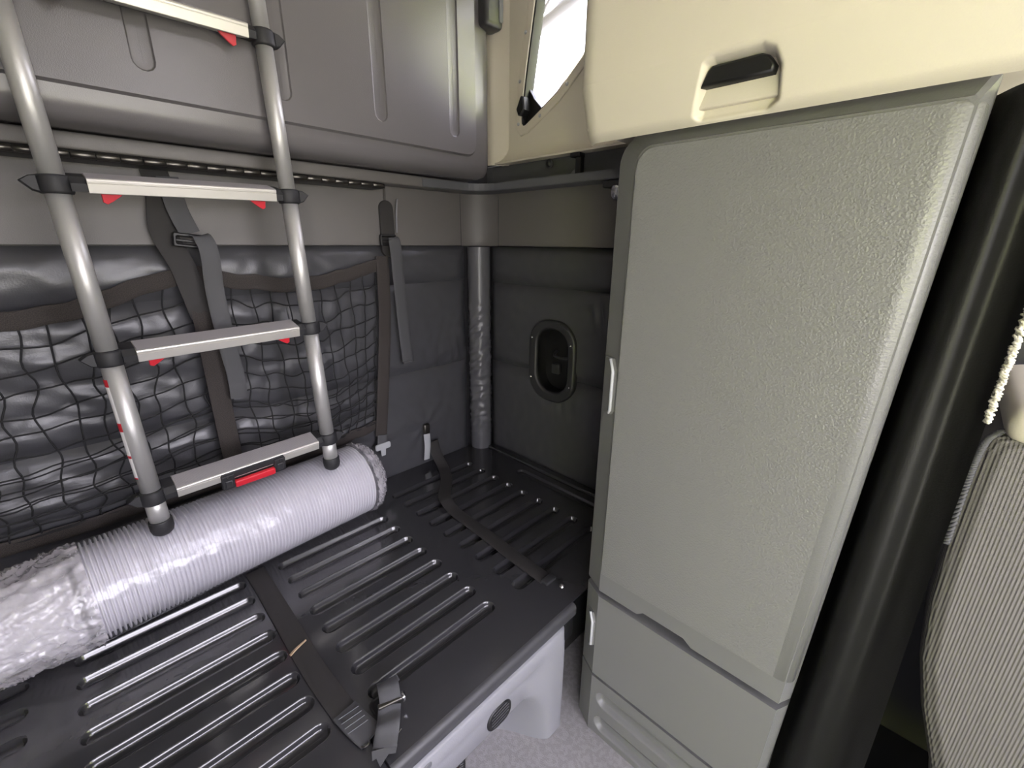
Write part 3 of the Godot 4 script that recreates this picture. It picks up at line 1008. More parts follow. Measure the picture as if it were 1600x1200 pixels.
func build_wardrobe() -> void:
	var w := thing("wardrobe", "tall grey wardrobe with a grained door and drawers below", "wardrobe", Vector3(1.15, 0.0, -0.28))
	var st := ST()
	# carcass
	pad(st, PackedVector2Array([Vector2(0.918, -0.555), Vector2(1.41, -0.555), Vector2(1.41, -0.06), Vector2(0.918, -0.06)]), [[0, 0], [0, 1.61]], Transform3D(Basis(Vector3(1, 0, 0), Vector3(0, 0, -1), Vector3(0, 1, 0)) * Basis.from_scale(Vector3(1, -1, 1)), Vector3.ZERO), -1)
	part(st, "carcass", M.dark, w)
	# door
	st = front_slab(0.519, 1.632, 0.06, true)
	cap(st, front_loop(0.519, 1.632, 1.0, 0.06, true), -0.860, RIGHT)
	var door := part(st, "door", M.ward, w)
	st = ST()
	var lastp := PackedVector2Array()
	var lasth := 0.0
	for k in 10:
		var a := PI / 2 * k / 9
		var e := 0.004 * (1.0 - cos(a))
		var hh := -0.884 + 0.030 * sin(a)
		var pk := panel_loop(e, 0.034 * (1.0 - cos(a)))
		if k > 0:
			loft(st, to3(lastp, lasth, RIGHT), to3(pk, hh, RIGHT), true, 0)
		lastp = pk
		lasth = hh
	cap(st, lastp, lasth, RIGHT)
	part(st, "door_panel", M.ward_panel, door, "leather-grained door panel")
	# drawer
	st = front_slab(0.222, 0.499, 0.0, false)
	cap(st, front_loop(0.222, 0.499, 1.0, 0.0, false), -0.860, RIGHT)
	var drawer := part(st, "drawer", M.ward, w)
	# plinth front with two sunk grooves
	st = front_slab(0.0, 0.212, 0.0, false)
	var gr := [[-0.488, -0.10, 0.050, 0.062], [-0.488, -0.10, 0.145, 0.062]]
	var px := right_at(0.860)
	var o := front_loop(0.0, 0.212, 1.0, 0.0, false)
	grooved_plate(st, -0.506, -0.088, 0.0, 0.212, gr, px, 0.001)
	tri(st, px * Vector3(-0.088, 0, 0), px * Vector3(o[1].x, o[1].y, 0), px * Vector3(o[2].x, o[2].y, 0))
	tri(st, px * Vector3(-0.088, 0, 0), px * Vector3(o[2].x, o[2].y, 0), px * Vector3(-0.088, 0.212, 0))
	var low := part(st, "plinth_front", M.ward, w)
	for g in gr:
		part(trough(g, 0.016, px), "sunk_groove", M.ward, low)
	# finger latches on the chamfer
	for l in [[1.03, 1.165, door, "latch"], [0.312, 0.425, drawer, "latch"]]:
		var y0: float = l[0]
		var y1: float = l[1]
		var cx := frame_at(Vector3(0.8765, (y0 + y1) / 2, -0.534), Vector3(-0.85, 0, -0.53), Vector3(-0.53, 0, 0.85))
		var h := (y1 - y0) / 2
		st = ST()
		pad(st, PackedVector2Array([Vector2(-0.022, -h), Vector2(0.020, -h), Vector2(0.028, -h * 0.85), Vector2(0.028, h * 0.62), Vector2(0.014, h), Vector2(-0.022, h)]), [[0, -0.004], [0, 0.004], [0.002, 0.006]], cx, -1)
		var la := part(st, "latch", M.ward, l[2])
		st = ST()
		tube(st, PackedVector3Array([cx * Vector3(0.008, h * 0.98, 0.006), cx * Vector3(0.024, h * 0.60, 0.007), cx * Vector3(0.024, -h * 0.82, 0.007), cx * Vector3(0.016, -h * 0.95, 0.006)]), 0.0042, 8)
		part(st, "latch_edge", M.latch, la, "pale edge of the latch")

# ---------------------------------------------------------------- overhead locker
func build_overhead() -> void:
	var c := thing("overhead_locker", "cream overhead locker with a sunk black handle above the wardrobe", "locker", Vector3(1.1, 1.62, -0.1))
	var st := ST()
	var shape := PackedVector2Array([Vector2(-0.385, 1.628), Vector2(-0.378, 1.618), Vector2(-0.27, 1.618), Vector2(-0.254, 1.63), Vector2(-0.254, 1.672), Vector2(-0.264, 1.692), Vector2(-0.28, 1.699), Vector2(-0.352, 1.699), Vector2(-0.364, 1.695)])
	var f := func(u: float, v: float) -> float:
		# height towards the aisle: flat above the crease, falling back below it
		var h := -0.80
		if v < 1.712:
			h -= 0.034 * pow((1.712 - v) / 0.094, 1.2)
		h -= 0.012 * pow(clampf((1.632 - v) / 0.016, 0, 1), 2.0)
		h -= 0.02 * pow(clampf((-0.60 - u) / 0.016, 0, 1), 2.0)
		h -= 0.0008 * smoothstep(1.709, 1.712, v)
		# finger recess
		var d := -1e9
		var p := Vector2(u, v)
		var ins := Geometry2D.is_point_in_polygon(p, shape)
		var best := 1e9
		for i in shape.size():
			best = minf(best, p.distance_to(Geometry2D.get_closest_point_to_segment(p, shape[i], shape[(i + 1) % shape.size()])))
		d = best if ins else -best
		h = lerpf(h, -0.846, smoothstep(-0.004, 0.010, d))
		return h
	var xf := RIGHT
	# fine patch round the recess, coarse sheets elsewhere
	face(st, f, xf, -0.616, -0.42, 10, 1.616, 2.46)
	face(st, f, xf, -0.42, -0.22, 70, 1.616, 2.46)
	face(st, f, xf, -0.22, 0.06, 8, 1.616, 2.46)
	part(st, "locker_front", M.beige, c)
	st = ST()
	box(st, Vector3(0.835, 1.637, -0.612), Vector3(1.41, 2.455, 0.06), 0.004)
	part(st, "locker_body", M.beige, c)
	st = ST()
	pad(st, PackedVector2Array([Vector2(-0.374, 1.665), Vector2(-0.264, 1.665), Vector2(-0.262, 1.676), Vector2(-0.272, 1.689), Vector2(-0.284, 1.694), Vector2(-0.358, 1.694), Vector2(-0.364, 1.688)]), [[0, -0.85], [0, -0.822], [0.002, -0.818], [0.004, -0.817]], RIGHT, 0)
	part(st, "handle_flap", M.black, c, "black handle flap")

func face(st: SurfaceTool, f: Callable, xf: Transform3D, u0: float, u1: float, nu: int, v0: float, v1: float) -> void:
	var vs := []
	for i in 41:
		vs.append(lerpf(v0, 1.70, i / 40.0))
	vs.append_array([1.704, 1.708, 1.7095, 1.7105, 1.712, 1.716, 1.74, 1.85, 2.1, v1])
	var g := []
	for i in nu + 1:
		var u := lerpf(u0, u1, float(i) / nu)
		var row := PackedVector3Array()
		for v in vs:
			row.append(xf * Vector3(u, v, f.call(u, v)))
		g.append(row)
	for i in nu:
		for j in vs.size() - 1:
			quad(st, g[i][j], g[i + 1][j], g[i + 1][j + 1], g[i][j + 1], 0)
	for i in nu:
		quad(st, g[i][0], g[i + 1][0], Vector3(0.85, v0 + 0.022, g[i + 1][0].z), Vector3(0.85, v0 + 0.022, g[i][0].z), -1)
	if u0 < -0.6:
		for j in vs.size() - 1:
			quad(st, g[0][j], g[0][j + 1], Vector3(0.86, vs[j + 1], u0), Vector3(0.86, vs[j], u0), -1)

# ---------------------------------------------------------------- roll in film
func build_roll() -> void:
	var R := 0.130
	var a := Vector3(-0.125, DECK + R + 0.004, -1.420 + 0.012)
	var b := Vector3(0.655, DECK + R + 0.004, -1.420 - 0.044)
	var dir := (b - a).normalized()
	var L := (b - a).length()
	var r := thing("ribbed_roll", "white ribbed roll wrapped in clear plastic film lying on the bunk", "roll", Vector3(0.28, DECK, -1.45))
	var st := ST()
	var prof := [[0.001, 0.0], [0.05, 0.0], [R - 0.012, 0.001]]
	var pitch := 0.0101
	var n := int(L / pitch)
	for k in n:
		var s := k * pitch + 0.002
		for q in [[0.0, -0.014], [0.0006, -0.0035], [0.0016, -0.0008], [0.0030, 0.0], [0.0044, -0.0008], [0.0054, -0.0035], [0.0060, -0.014]]:
			prof.append([R + q[1], s + q[0]])
	prof.append_array([[R - 0.012, L], [0.05, L + 0.001], [0.001, L + 0.001]])
	lathe(st, prof, frame_at(a, dir, Vector3.UP), 72)
	part(st, "ribbed_body", M.foam, r)
	# film round the roll
	var xf := frame_at(a, dir, Vector3.UP)
	st = ST()
	film_sleeve(st, xf, -0.02, L + 0.03, func(_s: float) -> float: return R + 0.003, 0.0016, 120, 140, Vector3(9, 9, 7), 0.0)
	part(st, "film_wrap", M.film, r, "clear film round the roll")
	st = ST()
	film_sleeve(st, xf, L + 0.002, L + 0.085, func(s: float) -> float: return lerpf(R + 0.006, 0.045, pow(clampf((s - L) / 0.085, 0, 1), 2.2)), 0.011, 50, 120, Vector3(26, 26, 9), 20.0)
	part(st, "film_end", M.film_bunch, r, "crumpled film end")
	st = ST()
	film_sleeve(st, xf, -0.52, 0.02, func(s: float) -> float: return lerpf(R + 0.005, 0.10, pow(clampf(-s / 0.5, 0, 1), 0.9)), 0.012, 160, 150, Vector3(13, 13, 5), 9.0)
	part(st, "film_end", M.film_bunch, r, "long crumpled film end")
	# the roll's own wrapped end shows dimly inside the long end
	st = ST()
	lathe(st, [[0.001, -0.46], [0.06, -0.46], [0.085, -0.3], [0.10, -0.1], [R - 0.016, -0.01]], Transform3D(xf.basis, xf.origin - Vector3(0, 0.012, 0)), 36)
	part(st, "core_end", M.foam, r)

func film_sleeve(st: SurfaceTool, xf: Transform3D, s0: float, s1: float, rad: Callable, amp: float, ns: int, na: int, fq: Vector3, twist: float) -> void:
	var prev := PackedVector3Array()
	var floor_h := DECK + 0.002
	for i in ns + 1:
		var s := lerpf(s0, s1, float(i) / ns)
		var loop := PackedVector3Array()
		for k in na:
			var t := TAU * k / na
			var c := Vector3(cos(t), sin(t), 0)
			var tw := t + s * twist * 0.2
			var q := Vector3(cos(tw) * 0.14, sin(tw) * 0.14, s) * fq
			q += Vector3(1, 1, 1) * 0.5 * noise.get_noise_3dv(q * 0.6)
			var rid := 1.0 - 2.0 * sqrt(absf(noise.get_noise_3dv(q * 1.3)))
			var rid2 := 1.0 - 2.0 * sqrt(absf(noise.get_noise_3dv(q * 3.1 + Vector3(9, 3, 1))))
			var rr: float = rad.call(s) + amp * (0.6 * rid + 0.3 * rid2)
			var p := xf * Vector3(c.x * rr, c.y * rr, s)
			if p.y < floor_h:
				p.y = floor_h
			loop.append(p)
		if i > 0:
			loft(st, prev, loop, true, 0)
		prev = loop

# ---------------------------------------------------------------- telescopic ladder
func build_ladder() -> void:
	var P0 := Vector3(0.0573, 0.7847, -1.3642)
	var sU := Vector3(-0.0082, 0.3709, -0.005)
	var WA := Vector3(0.468, 0.0012, -0.0117)
	var U := sU.normalized()
	var A := (WA - U * WA.dot(U)).normalized()
	var N := A.cross(U).normalized()
	var W := WA.length()
	var lad := thing("telescopic_ladder", "silver telescopic ladder with black collars standing on the white roll", "ladder", P0 - U * 0.11)
	var st: SurfaceTool
	for side in 2:
		var o := P0 + A * W * side
		var sgn := -1.0 if side == 0 else 1.0
		# rubber foot and lower stub
		st = ST()
		lathe(st, [[0.0001, -0.116], [0.016, -0.115], [0.0235, -0.108], [0.0265, -0.097], [0.0262, -0.075], [0.025, -0.072], [0.022, -0.072]], frame_at(o, U, A), 28)
		part(st, "foot", M.rubber, lad)
		for k in 6:
			var r := 0.0222 - 0.0006 * k
			st = ST()
			var z0 := -0.08 if k == 0 else sU.length() * (k - 1) + 0.012
			var z1 := sU.length() * k - 0.012 if k > 0 else 0.0
			var xf := frame_at(o, U, A)
			lathe(st, [[r - 0.003, z0], [r, z0], [r, z1], [r - 0.003, z1]], xf, 32)
			part(st, "rail_section", M.alu, lad)
		for k in 5:
			var r := 0.0222 - 0.0006 * k
			var q := o + sU * k
			st = ST()
			lathe(st, [[r - 0.001, -0.020], [r + 0.005, -0.019], [r + 0.0068, -0.015], [r + 0.0068, 0.012], [r + 0.005, 0.0165], [r - 0.001, 0.0175]], frame_at(q, U, A), 28)
			# pointed tab outside, bracket inside
			var f := Transform3D(Basis(A * sgn, U * 1.0, (A * sgn).cross(U)), q)
			pad(st, PackedVector2Array([Vector2(0.024, -0.018), Vector2(0.036, -0.014), Vector2(0.052, 0.004), Vector2(0.036, 0.014), Vector2(0.024, 0.016)]), [[0.002, -0.014], [0, -0.011], [0, 0.011], [0.002, 0.014]], f, -1)
			part(st, "collar", M.rubber, lad)
	# rungs, their treads tilted for a leaning ladder
	var tilt := Basis(A, deg_to_rad(15.0))
	for k in 5:
		var q := P0 + sU * k
		var X := A
		var Y := tilt * U
		var Z := tilt * N
		var sec := PackedVector2Array()
		for i in 27:
			sec.append(Vector2(-0.031 + 0.0575 * i / 26.0, 0.0195))
		sec.append_array([Vector2(0.029, 0.0185), Vector2(0.0302, 0.016), Vector2(0.0302, 0.0125), Vector2(0.0290, 0.0118), Vector2(0.0290, 0.0108), Vector2(0.0302, 0.0100), Vector2(0.0302, -0.009), Vector2(0.0285, -0.0105), Vector2(-0.028, -0.0105), Vector2(-0.031, -0.008)])
		var f := Transform3D(Basis(Z, Y, -X), q)
		st = ST()
		pad(st, sec, [[0, -(W - 0.043)], [0, -0.048]], f, -1)
		var rung := part(st, "rung", M.alu_rung, lad)
		st = ST()
		var tr := PackedVector2Array([Vector2(-0.0295, 0.0198)])
		for i in 27:
			tr.append(Vector2(-0.0295 + 0.056 * i / 26.0, 0.0204 + (0.0012 if i % 2 else 0.0)))
		tr.append(Vector2(0.0265, 0.0198))
		pad(st, tr, [[0, -(W - 0.044)], [0, -0.049]], f, -1)
		part(st, "shaded_tread", M.shaded_tread, rung)
		# black end brackets
		for side in 2:
			st = ST()
			var x0 := 0.022 if side == 0 else W - 0.046
			var x1 := 0.051 if side == 0 else W - 0.022
			pad(st, PackedVector2Array([Vector2(-0.030, 0.0185), Vector2(0.010, 0.0185), Vector2(0.026, 0.008), Vector2(0.026, -0.008), Vector2(-0.020, -0.012), Vector2(-0.030, -0.006)]), [[0.003, -x1], [0, -x1 + 0.003], [0, -x0]], f, -1)
			part(st, "end_bracket", M.rubber, lad)
			if k > 0:
				st = ST()
				var s := 1.0 if side == 0 else -1.0
				var xr := 0.085 if side == 0 else W - 0.085
				var ff := Transform3D(Basis(X, Y, Z), q + X * xr + Y * -0.010 + Z * 0.012)
				pad(st, PackedVector2Array([Vector2(-0.018 * s, 0.002), Vector2(0.022 * s, 0.002), Vector2(0.016 * s, -0.006), Vector2(0.0, -0.018), Vector2(-0.010 * s, -0.024), Vector2(-0.017 * s, -0.020), Vector2(-0.017 * s, -0.014)]), [[0.001, -0.004], [0, -0.003], [0, 0.003], [0.001, 0.004]], ff, -1)
				part(st, "release_tab", M.red, lad, "red release tab")
	# carrying handle on the lowest rung
	var c := Transform3D(Basis(A, tilt * U, tilt * N), P0 + A * W * 0.495)
	st = ST()
	pad(st, rrect(-0.083, 0.083, -0.004, 0.016, 0.003, 2), [[0, 0.028], [0, 0.034], [0.001, 0.035]], c, -1)
	var hb := part(st, "handle_bracket", M.rubber, lad)
	for s in [-1.0, 1.0]:
		st = ST()
		pad(st, rrect(s * 0.069 - 0.016, s * 0.069 + 0.016, -0.036, 0.012, 0.003, 2), [[0, 0.026], [0, 0.038], [0.002, 0.040]], c, -1)
		part(st, "handle_cheek", M.rubber, hb)
		st = ST()
		pad(st, rrect(s * 0.069 - 0.009, s * 0.069 + 0.009, -0.028, -0.004, 0.002, 2), [[0, 0.036], [0, 0.042], [0.002, 0.043]], c, -1)
		part(st, "cheek_block", M.dark, hb)
		st = ST()
		lathe(st, [[0.0035, 0.0], [0.0035, 0.0015], [0.0001, 0.002]], Transform3D(c.basis, c * Vector3(s * 0.069, 0.005, 0.040)), 10)
		part(st, "screw", M.black, hb)
	st = ST()
	box_in(st, c, Vector3(-0.054, -0.036, 0.030), Vector3(0.054, -0.014, 0.044), 0.004)
	part(st, "grip", M.red, lad, "red carrying grip")
	# printed sticker wrapped on the left rail
	var sx := frame_at(P0, U, A)
	for g in [[0.060, 0.320, 0.0229, 0.30, "white"], [0.304, 0.322, 0.0232, 0.32, "red"], [0.190, 0.212, 0.0232, 0.32, "red"], [0.118, 0.125, 0.0232, 0.30, "red"], [0.06, 0.064, 0.0232, 0.30, "red"]]:
		st = ST()
		var prev := PackedVector3Array()
		for i in 9:
			var t: float = PI + 0.42 + g[3] * (i / 8.0 - 0.5) * 2.0
			var ca := cos(t)
			var sa := sin(t)
			var cur := PackedVector3Array([sx * Vector3(ca * g[2], sa * g[2], g[0]), sx * Vector3(ca * g[2], sa * g[2], g[1]), sx * Vector3(ca * 0.0222, sa * 0.0222, g[1]), sx * Vector3(ca * 0.0222, sa * 0.0222, g[0])])
			if i > 0:
				quad(st, prev[0], prev[1], cur[1], cur[0], 0)
				quad(st, prev[1], prev[2], cur[2], cur[1], 1)
				quad(st, prev[3], prev[0], cur[0], cur[3], 2)
			prev = cur
		part(st, "sticker", M.paper if g[4] == "white" else M.red, lad, g[4] + " printed sticker on the rail")

func box_in(st: SurfaceTool, c: Transform3D, lo: Vector3, hi: Vector3, r: float) -> void:
	rbox(st, c * ((lo + hi) / 2), hi - lo, r, c.basis)

# ---------------------------------------------------------------- cargo net
func net_top(x: float) -> float:
	var k := [Vector2(-0.77, 1.33), Vector2(-0.5, 1.255), Vector2(-0.105, 1.252), Vector2(0.03, 1.268), Vector2(0.08, 1.288), Vector2(0.2, 1.33), Vector2(0.27, 1.338), Vector2(0.333, 1.328), Vector2(0.513, 1.302), Vector2(0.62, 1.298), Vector2(0.90, 1.356)]
	for i in k.size() - 1:
		if x <= k[i + 1].x:
			var t: float = (x - k[i].x) / (k[i + 1].x - k[i].x)
			return lerpf(k[i].y, k[i + 1].y, t)
	return 1.356

func net_bottom(x: float) -> float:
	return 0.655 + 0.035 * smoothstep(0.5, 0.85, x)

func net_point(u: float, v: float, x0: float, x1: float) -> Vector3:
	# u across the pocket, v from the top down
	var x := lerpf(x0, x1, u) - 0.06 * v * smoothstep(0.6, 1.0, u) * (1.0 if x1 > 0.5 else 0.0)
	var y := lerpf(net_top(x) - 0.02, net_bottom(x) + 0.01, pow(v, 0.9))
	var belly := sin(PI * clampf(u, 0, 1)) * (sin(PI * clampf(v, 0, 1)) * 0.6 + 0.4 * sin(PI * pow(clampf(v, 0, 1), 2.0)))
	y -= 0.025 * sin(PI * u) * sin(PI * v)
	return Vector3(x, y, -1.588 + 0.052 * belly)

func build_net() -> void:
	var o := thing("cargo_net", "black cargo net with two sagging pockets on the padded rear wall", "net", Vector3(0.1, 0.65, -1.58))
	var st := ST()
	var pockets := [[-0.76, 0.262, 17, 12], [0.315, 0.868, 10, 12]]
	for p in pockets:
		for i in p[2] + 1:
			var pts := PackedVector3Array()
			for j in 40:
				var v := j / 39.0
				var u: float = float(i) / p[2] + 0.012 * noise.get_noise_2d(v * 4.0, i * 3.1) + 0.007 * sin(v * p[3] * PI + i) / p[2] * 4.0
				pts.append(net_point(u, v, p[0], p[1]) + Vector3(0, 0, 0.004 * noise.get_noise_2d(i * 7.0, v * 8.0)))
			tube(st, pts, 0.0023, 5)
		for j in range(1, p[3] + 1):
			for strand in (2 if j > 6 else 1):
				var pts := PackedVector3Array()
				for i in 48:
					var u := i / 47.0
					var v: float = float(j) / p[3] + 0.014 * noise.get_noise_2d(u * 5.0, j * 2.7 + strand * 40.0) + 0.010 * sin(u * p[2] * PI + j) / p[3] * 3.0 + strand * 0.012
					pts.append(net_point(u, minf(v, 1.0), p[0], p[1]) + Vector3(0, 0, 0.002 + 0.004 * noise.get_noise_2d(j * 5.0, u * 9.0)))
				tube(st, pts, 0.0023, 5)
	var nn := part(st, "netting", M.cord, o)
	nn.set_meta("kind", "stuff")
	# hem along the top of each pocket
	for p in pockets:
		st = ST()
		var path := PackedVector3Array()
		for i in 24:
			var x := lerpf(p[0], p[1] + 0.02, i / 23.0)
			path.append(Vector3(x, net_top(x) - 0.020 + 0.004 * noise.get_noise_1d(x * 14.0), -1.580 + 0.012 * sin(PI * i / 23.0)))
		ribbon(st, path, [Vector3(0, 1, 0), Vector3(0, 1, 0.1)], 0.046, 0.003, 3)
		part(st, "top_hem", M.band, o)
		st = ST()
		path = PackedVector3Array()
		for i in 24:
			var x := lerpf(p[0], p[1] - (0.05 if p[1] > 0.5 else 0.0), i / 23.0)
			path.append(Vector3(x, net_bottom(x) + 0.005 * noise.get_noise_1d(x * 14.0), -1.585))
		ribbon(st, path, [Vector3(0, 1, 0), Vector3(0, 1, 0)], 0.04, 0.003, 3)
		part(st, "bottom_hem", M.band, o)
	# upright bands
	st = ST()
	ribbon(st, PackedVector3Array([Vector3(0.287, 1.345, -1.578), Vector3(0.285, 1.1, -1.565), Vector3(0.285, 0.85, -1.565), Vector3(0.29, 0.56, -1.58)]), [Vector3.RIGHT, Vector3.RIGHT], 0.055, 0.003, 8)
	part(st, "upright_band", M.band, o)
	st = ST()
	ribbon(st, PackedVector3Array([Vector3(0.893, 1.365, -1.578), Vector3(0.882, 1.15, -1.572), Vector3(0.85, 0.86, -1.572), Vector3(0.823, 0.64, -1.578)]), [Vector3.RIGHT, Vector3.RIGHT], 0.052, 0.003, 8)
	part(st, "upright_band", M.band, o)
	# steel tongue hanging below the right band
	st = ST()
	ribbon(st, PackedVector3Array([Vector3(0.825, 0.645, -1.57), Vector3(0.818, 0.605, -1.565)]), [Vector3.RIGHT, Vector3.RIGHT], 0.044, 0.004, 4)
	part(st, "tongue_loop", M.belt, o)
	var tg := thing("belt_tongue", "pale metal belt tongue hanging below the right net band", "belt tongue", Vector3(0.815, 0.56, -1.56))
	st = ST()
	pad(st, rrect(0.783, 0.852, 0.585, 0.612, 0.008, 4), [[0, -0.002], [0, 0.002], [0.001, 0.003]], back_at(-1.560), 0)
	pad(st, PackedVector2Array([Vector2(0.805, 0.586), Vector2(0.829, 0.586), Vector2(0.826, 0.556), Vector2(0.808, 0.556)]), [[0, -0.0015], [0, 0.0015]], back_at(-1.560), -1)
	part(st, "tongue_plate", M.latch, tg)

# ---------------------------------------------------------------- belts
func build_belts() -> void:
	var st: SurfaceTool
	# belt hanging behind the ladder
	var b := thing("restraint_belt", "grey webbing belt with a black slide buckle hanging behind the ladder", "belt", Vector3(0.28, 0.95, -1.55))
	st = ST()
	ribbon(st, PackedVector3Array([Vector3(0.245, 1.596, -1.589), Vector3(0.248, 1.54, -1.580), Vector3(0.235, 1.44, -1.575), Vector3(0.262, 1.345, -1.572), Vector3(0.285, 1.20, -1.570)]), [Vector3.RIGHT, Vector3.RIGHT], 0.062, 0.003, 6)
	part(st, "anchor_strap", M.belt_dark, b)
	st = ST()
	ribbon(st, PackedVector3Array([Vector3(0.27, 1.58, -1.575), Vector3(0.275, 1.50, -1.562), Vector3(0.292, 1.435, -1.556)]), [Vector3.RIGHT, Vector3.RIGHT], 0.05, 0.002, 5)
	part(st, "upper_web", M.belt, b)
	var cx := Transform3D(Basis(Vector3(0, 0, 1), -0.12), Vector3(0.283, 1.415, -1.548))
	st = ST()
	ring(st, rrect(-0.036, 0.036, -0.018, 0.020, 0.006, 4), rrect(-0.027, 0.027, -0.009, 0.010, 0.003, 4), -0.005, 0.006, 0.003, cx)
	box_in(st, cx, Vector3(-0.03, -0.004, -0.004), Vector3(0.03, 0.003, 0.008), 0.002)
	part(st, "slide_buckle", M.black, b)
	st = ST()
	ribbon(st, PackedVector3Array([Vector3(0.300, 1.428, -1.546), Vector3(0.314, 1.424, -1.530), Vector3(0.322, 1.38, -1.520), Vector3(0.318, 1.275, -1.525), Vector3(0.322, 1.12, -1.520), Vector3(0.330, 1.02, -1.525), Vector3(0.328, 0.945, -1.53)]), [Vector3(1, 0, 0.1), Vector3.RIGHT, Vector3(1, 0, 0.15), Vector3.RIGHT], 0.047, 0.0022, 6)
	part(st, "hanging_web", M.belt, b)
	# belt at the right end of the net
	b = thing("restraint_belt", "grey webbing belt hanging right of the net from a black loop", "belt", Vector3(0.95, 0.93, -1.56))
	st = ST()
	pad(st, rrect(0.905, 0.965, 1.36, 1.565, 0.029, 7), [[0, -0.006], [0, 0.003], [0.002, 0.005]], back_at(-1.598), 0)
	part(st, "loop_plate", M.belt_dark, b)
	st = ST()
	tube(st, smooth_path(PackedVector3Array([Vector3(0.972, 1.45, -1.59), Vector3(0.971, 1.50, -1.585), Vector3(0.975, 1.545, -1.585), Vector3(0.984, 1.572, -1.592)]), 5), 0.0035, 8)
	part(st, "cord_loop", M.fascia, b, "pale cord beside the loop")
	cx = back_at(-1.583)
	cx.origin.x = 0.927
	cx.origin.y = 1.425
	st = ST()
	ring(st, rrect(-0.034, 0.034, -0.022, 0.018, 0.005, 4), rrect(-0.026, 0.026, -0.012, 0.009, 0.003, 4), -0.004, 0.006, 0.003, cx)
	box_in(st, cx, Vector3(-0.03, -0.004, -0.004), Vector3(0.03, 0.003, 0.008), 0.002)
	part(st, "slide_buckle", M.black, b)
	st = ST()
	ribbon(st, PackedVector3Array([Vector3(0.935, 1.432, -1.578), Vector3(0.942, 1.425, -1.566), Vector3(0.944, 1.38, -1.560), Vector3(0.950, 1.25, -1.562), Vector3(0.957, 1.08, -1.562), Vector3(0.966, 0.936, -1.562)]), [Vector3.RIGHT, Vector3.RIGHT], 0.050, 0.0022, 6)
	part(st, "hanging_web", M.belt, b)
	st = ST()
	box(st, Vector3(0.941, 0.932, -1.566), Vector3(0.991, 0.942, -1.557), 0.002)
	part(st, "folded_end", M.belt, b)
	# anchor strap on the rear wall, running over the deck
	b = thing("deck_strap", "black strap from the wall anchor across the right bunk lid", "strap", Vector3(0.95, DECK, -1.2))
	st = ST()
	rbox(st, Vector3(1.052, 0.600, -1.583), Vector3(0.034, 0.05, 0.02), 0.009, Basis.IDENTITY)
	part(st, "anchor_bolt", M.steel, b)
	st = ST()
	ribbon(st, PackedVector3Array([Vector3(1.050, 0.575, -1.580), Vector3(1.046, 0.52, -1.572), Vector3(1.035, 0.455, -1.568)]), [Vector3.RIGHT, Vector3(1, 0, -0.2)], 0.034, 0.004, 5)
	part(st, "anchor_tab", M.latch, b, "pale metal anchor tab")
	st = ST()
	ribbon(st, PackedVector3Array([Vector3(1.082, 0.53, -1.575), Vector3(1.085, 0.47, -1.56), Vector3(1.075, 0.428, -1.50), Vector3(1.02, 0.4255, -1.40), Vector3(0.945, 0.430, -1.315), Vector3(0.905, 0.442, -1.255), Vector3(0.895, 0.4255, -1.18), Vector3(0.888, 0.4235, -1.0), Vector3(0.878, 0.4235, -0.85), Vector3(0.872, 0.4245, -0.70)]), [Vector3(1, 0, 0), Vector3(0.9, 0, 0.4), Vector3(0.8, 0, 0.5), Vector3(1, 0, 0.1), Vector3(1, 0, 0), Vector3(1, 0, 0)], 0.050, 0.0024, 6)
	part(st, "webbing", M.belt_dark, b)
	st = ST()
	box(st, Vector3(0.852, 0.4225, -0.705), Vector3(0.897, 0.432, -0.68), 0.003)
	part(st, "end_plate", M.dark, b)
	st = ST()
	lathe(st, [[0.009, 0.0], [0.009, 0.004], [0.005, 0.0075], [0.0001, 0.008]], frame_at(Vector3(0.886, DECK + 0.0005, -0.650), Vector3.UP), 16)
	part(st, "rivet", M.chrome, b)
	for q in [[1.108, 0.455, -1.59], [1.112, 0.428, -1.575]]:
		st = ST()
		lathe(st, [[0.005, 0.0], [0.005, 0.002], [0.0001, 0.004]], frame_at(Vector3(q[0], q[1], q[2]), Vector3(-0.3, 0.5, 1)), 10)
		part(st, "stud", M.chrome, b)
	# flat strap over the seam between the lids
	b = thing("deck_strap", "flat black strap along the seam between the bunk lids", "strap", Vector3(0.245, DECK, -1.0))
	st = ST()
	ribbon(st, PackedVector3Array([Vector3(0.246, 0.4235, -1.375), Vector3(0.246, 0.4235, -1.28), Vector3(0.243, 0.4255, -1.10), Vector3(0.240, 0.4235, -0.90), Vector3(0.246, 0.4235, -0.745)]), [Vector3.RIGHT, Vector3.RIGHT], 0.052, 0.0024, 6)
	part(st, "webbing", M.belt_dark, b)
	st = ST()
	ribbon(st, PackedVector3Array([Vector3(0.247, 0.4262, -0.755), Vector3(0.252, 0.429, -0.71), Vector3(0.262, 0.427, -0.662)]), [Vector3.RIGHT, Vector3.RIGHT], 0.054, 0.006, 6)
	part(st, "stitched_end", M.belt, b)
	for k in 4:
		st = ST()
		var z := -0.742 + 0.014 * k
		tube(st, PackedVector3Array([Vector3(0.228, 0.4318, z), Vector3(0.272, 0.4318, z + 0.003)]), 0.0011, 5)
		part(st, "stitch", M.trim_grey, b)
	# twisted belt stub with its buckle near the front edge
	b = thing("buckle_strap", "twisted black belt stub with a steel buckle near the bunk front", "strap", Vector3(0.30, DECK, -0.69))
	st = ST()
	pad(st, rrect(0.290, 0.345, 0.690, 0.735, 0.012, 5), [[0, 0.0002], [0, 0.002], [0.006, 0.0012]], Transform3D(Basis(Vector3(1, 0, 0), Vector3(0, 0, -1), Vector3(0, 1, 0)), Vector3(0, DECK, 0)), 0)
	part(st, "slot_plate", M.black, b)
	st = ST()
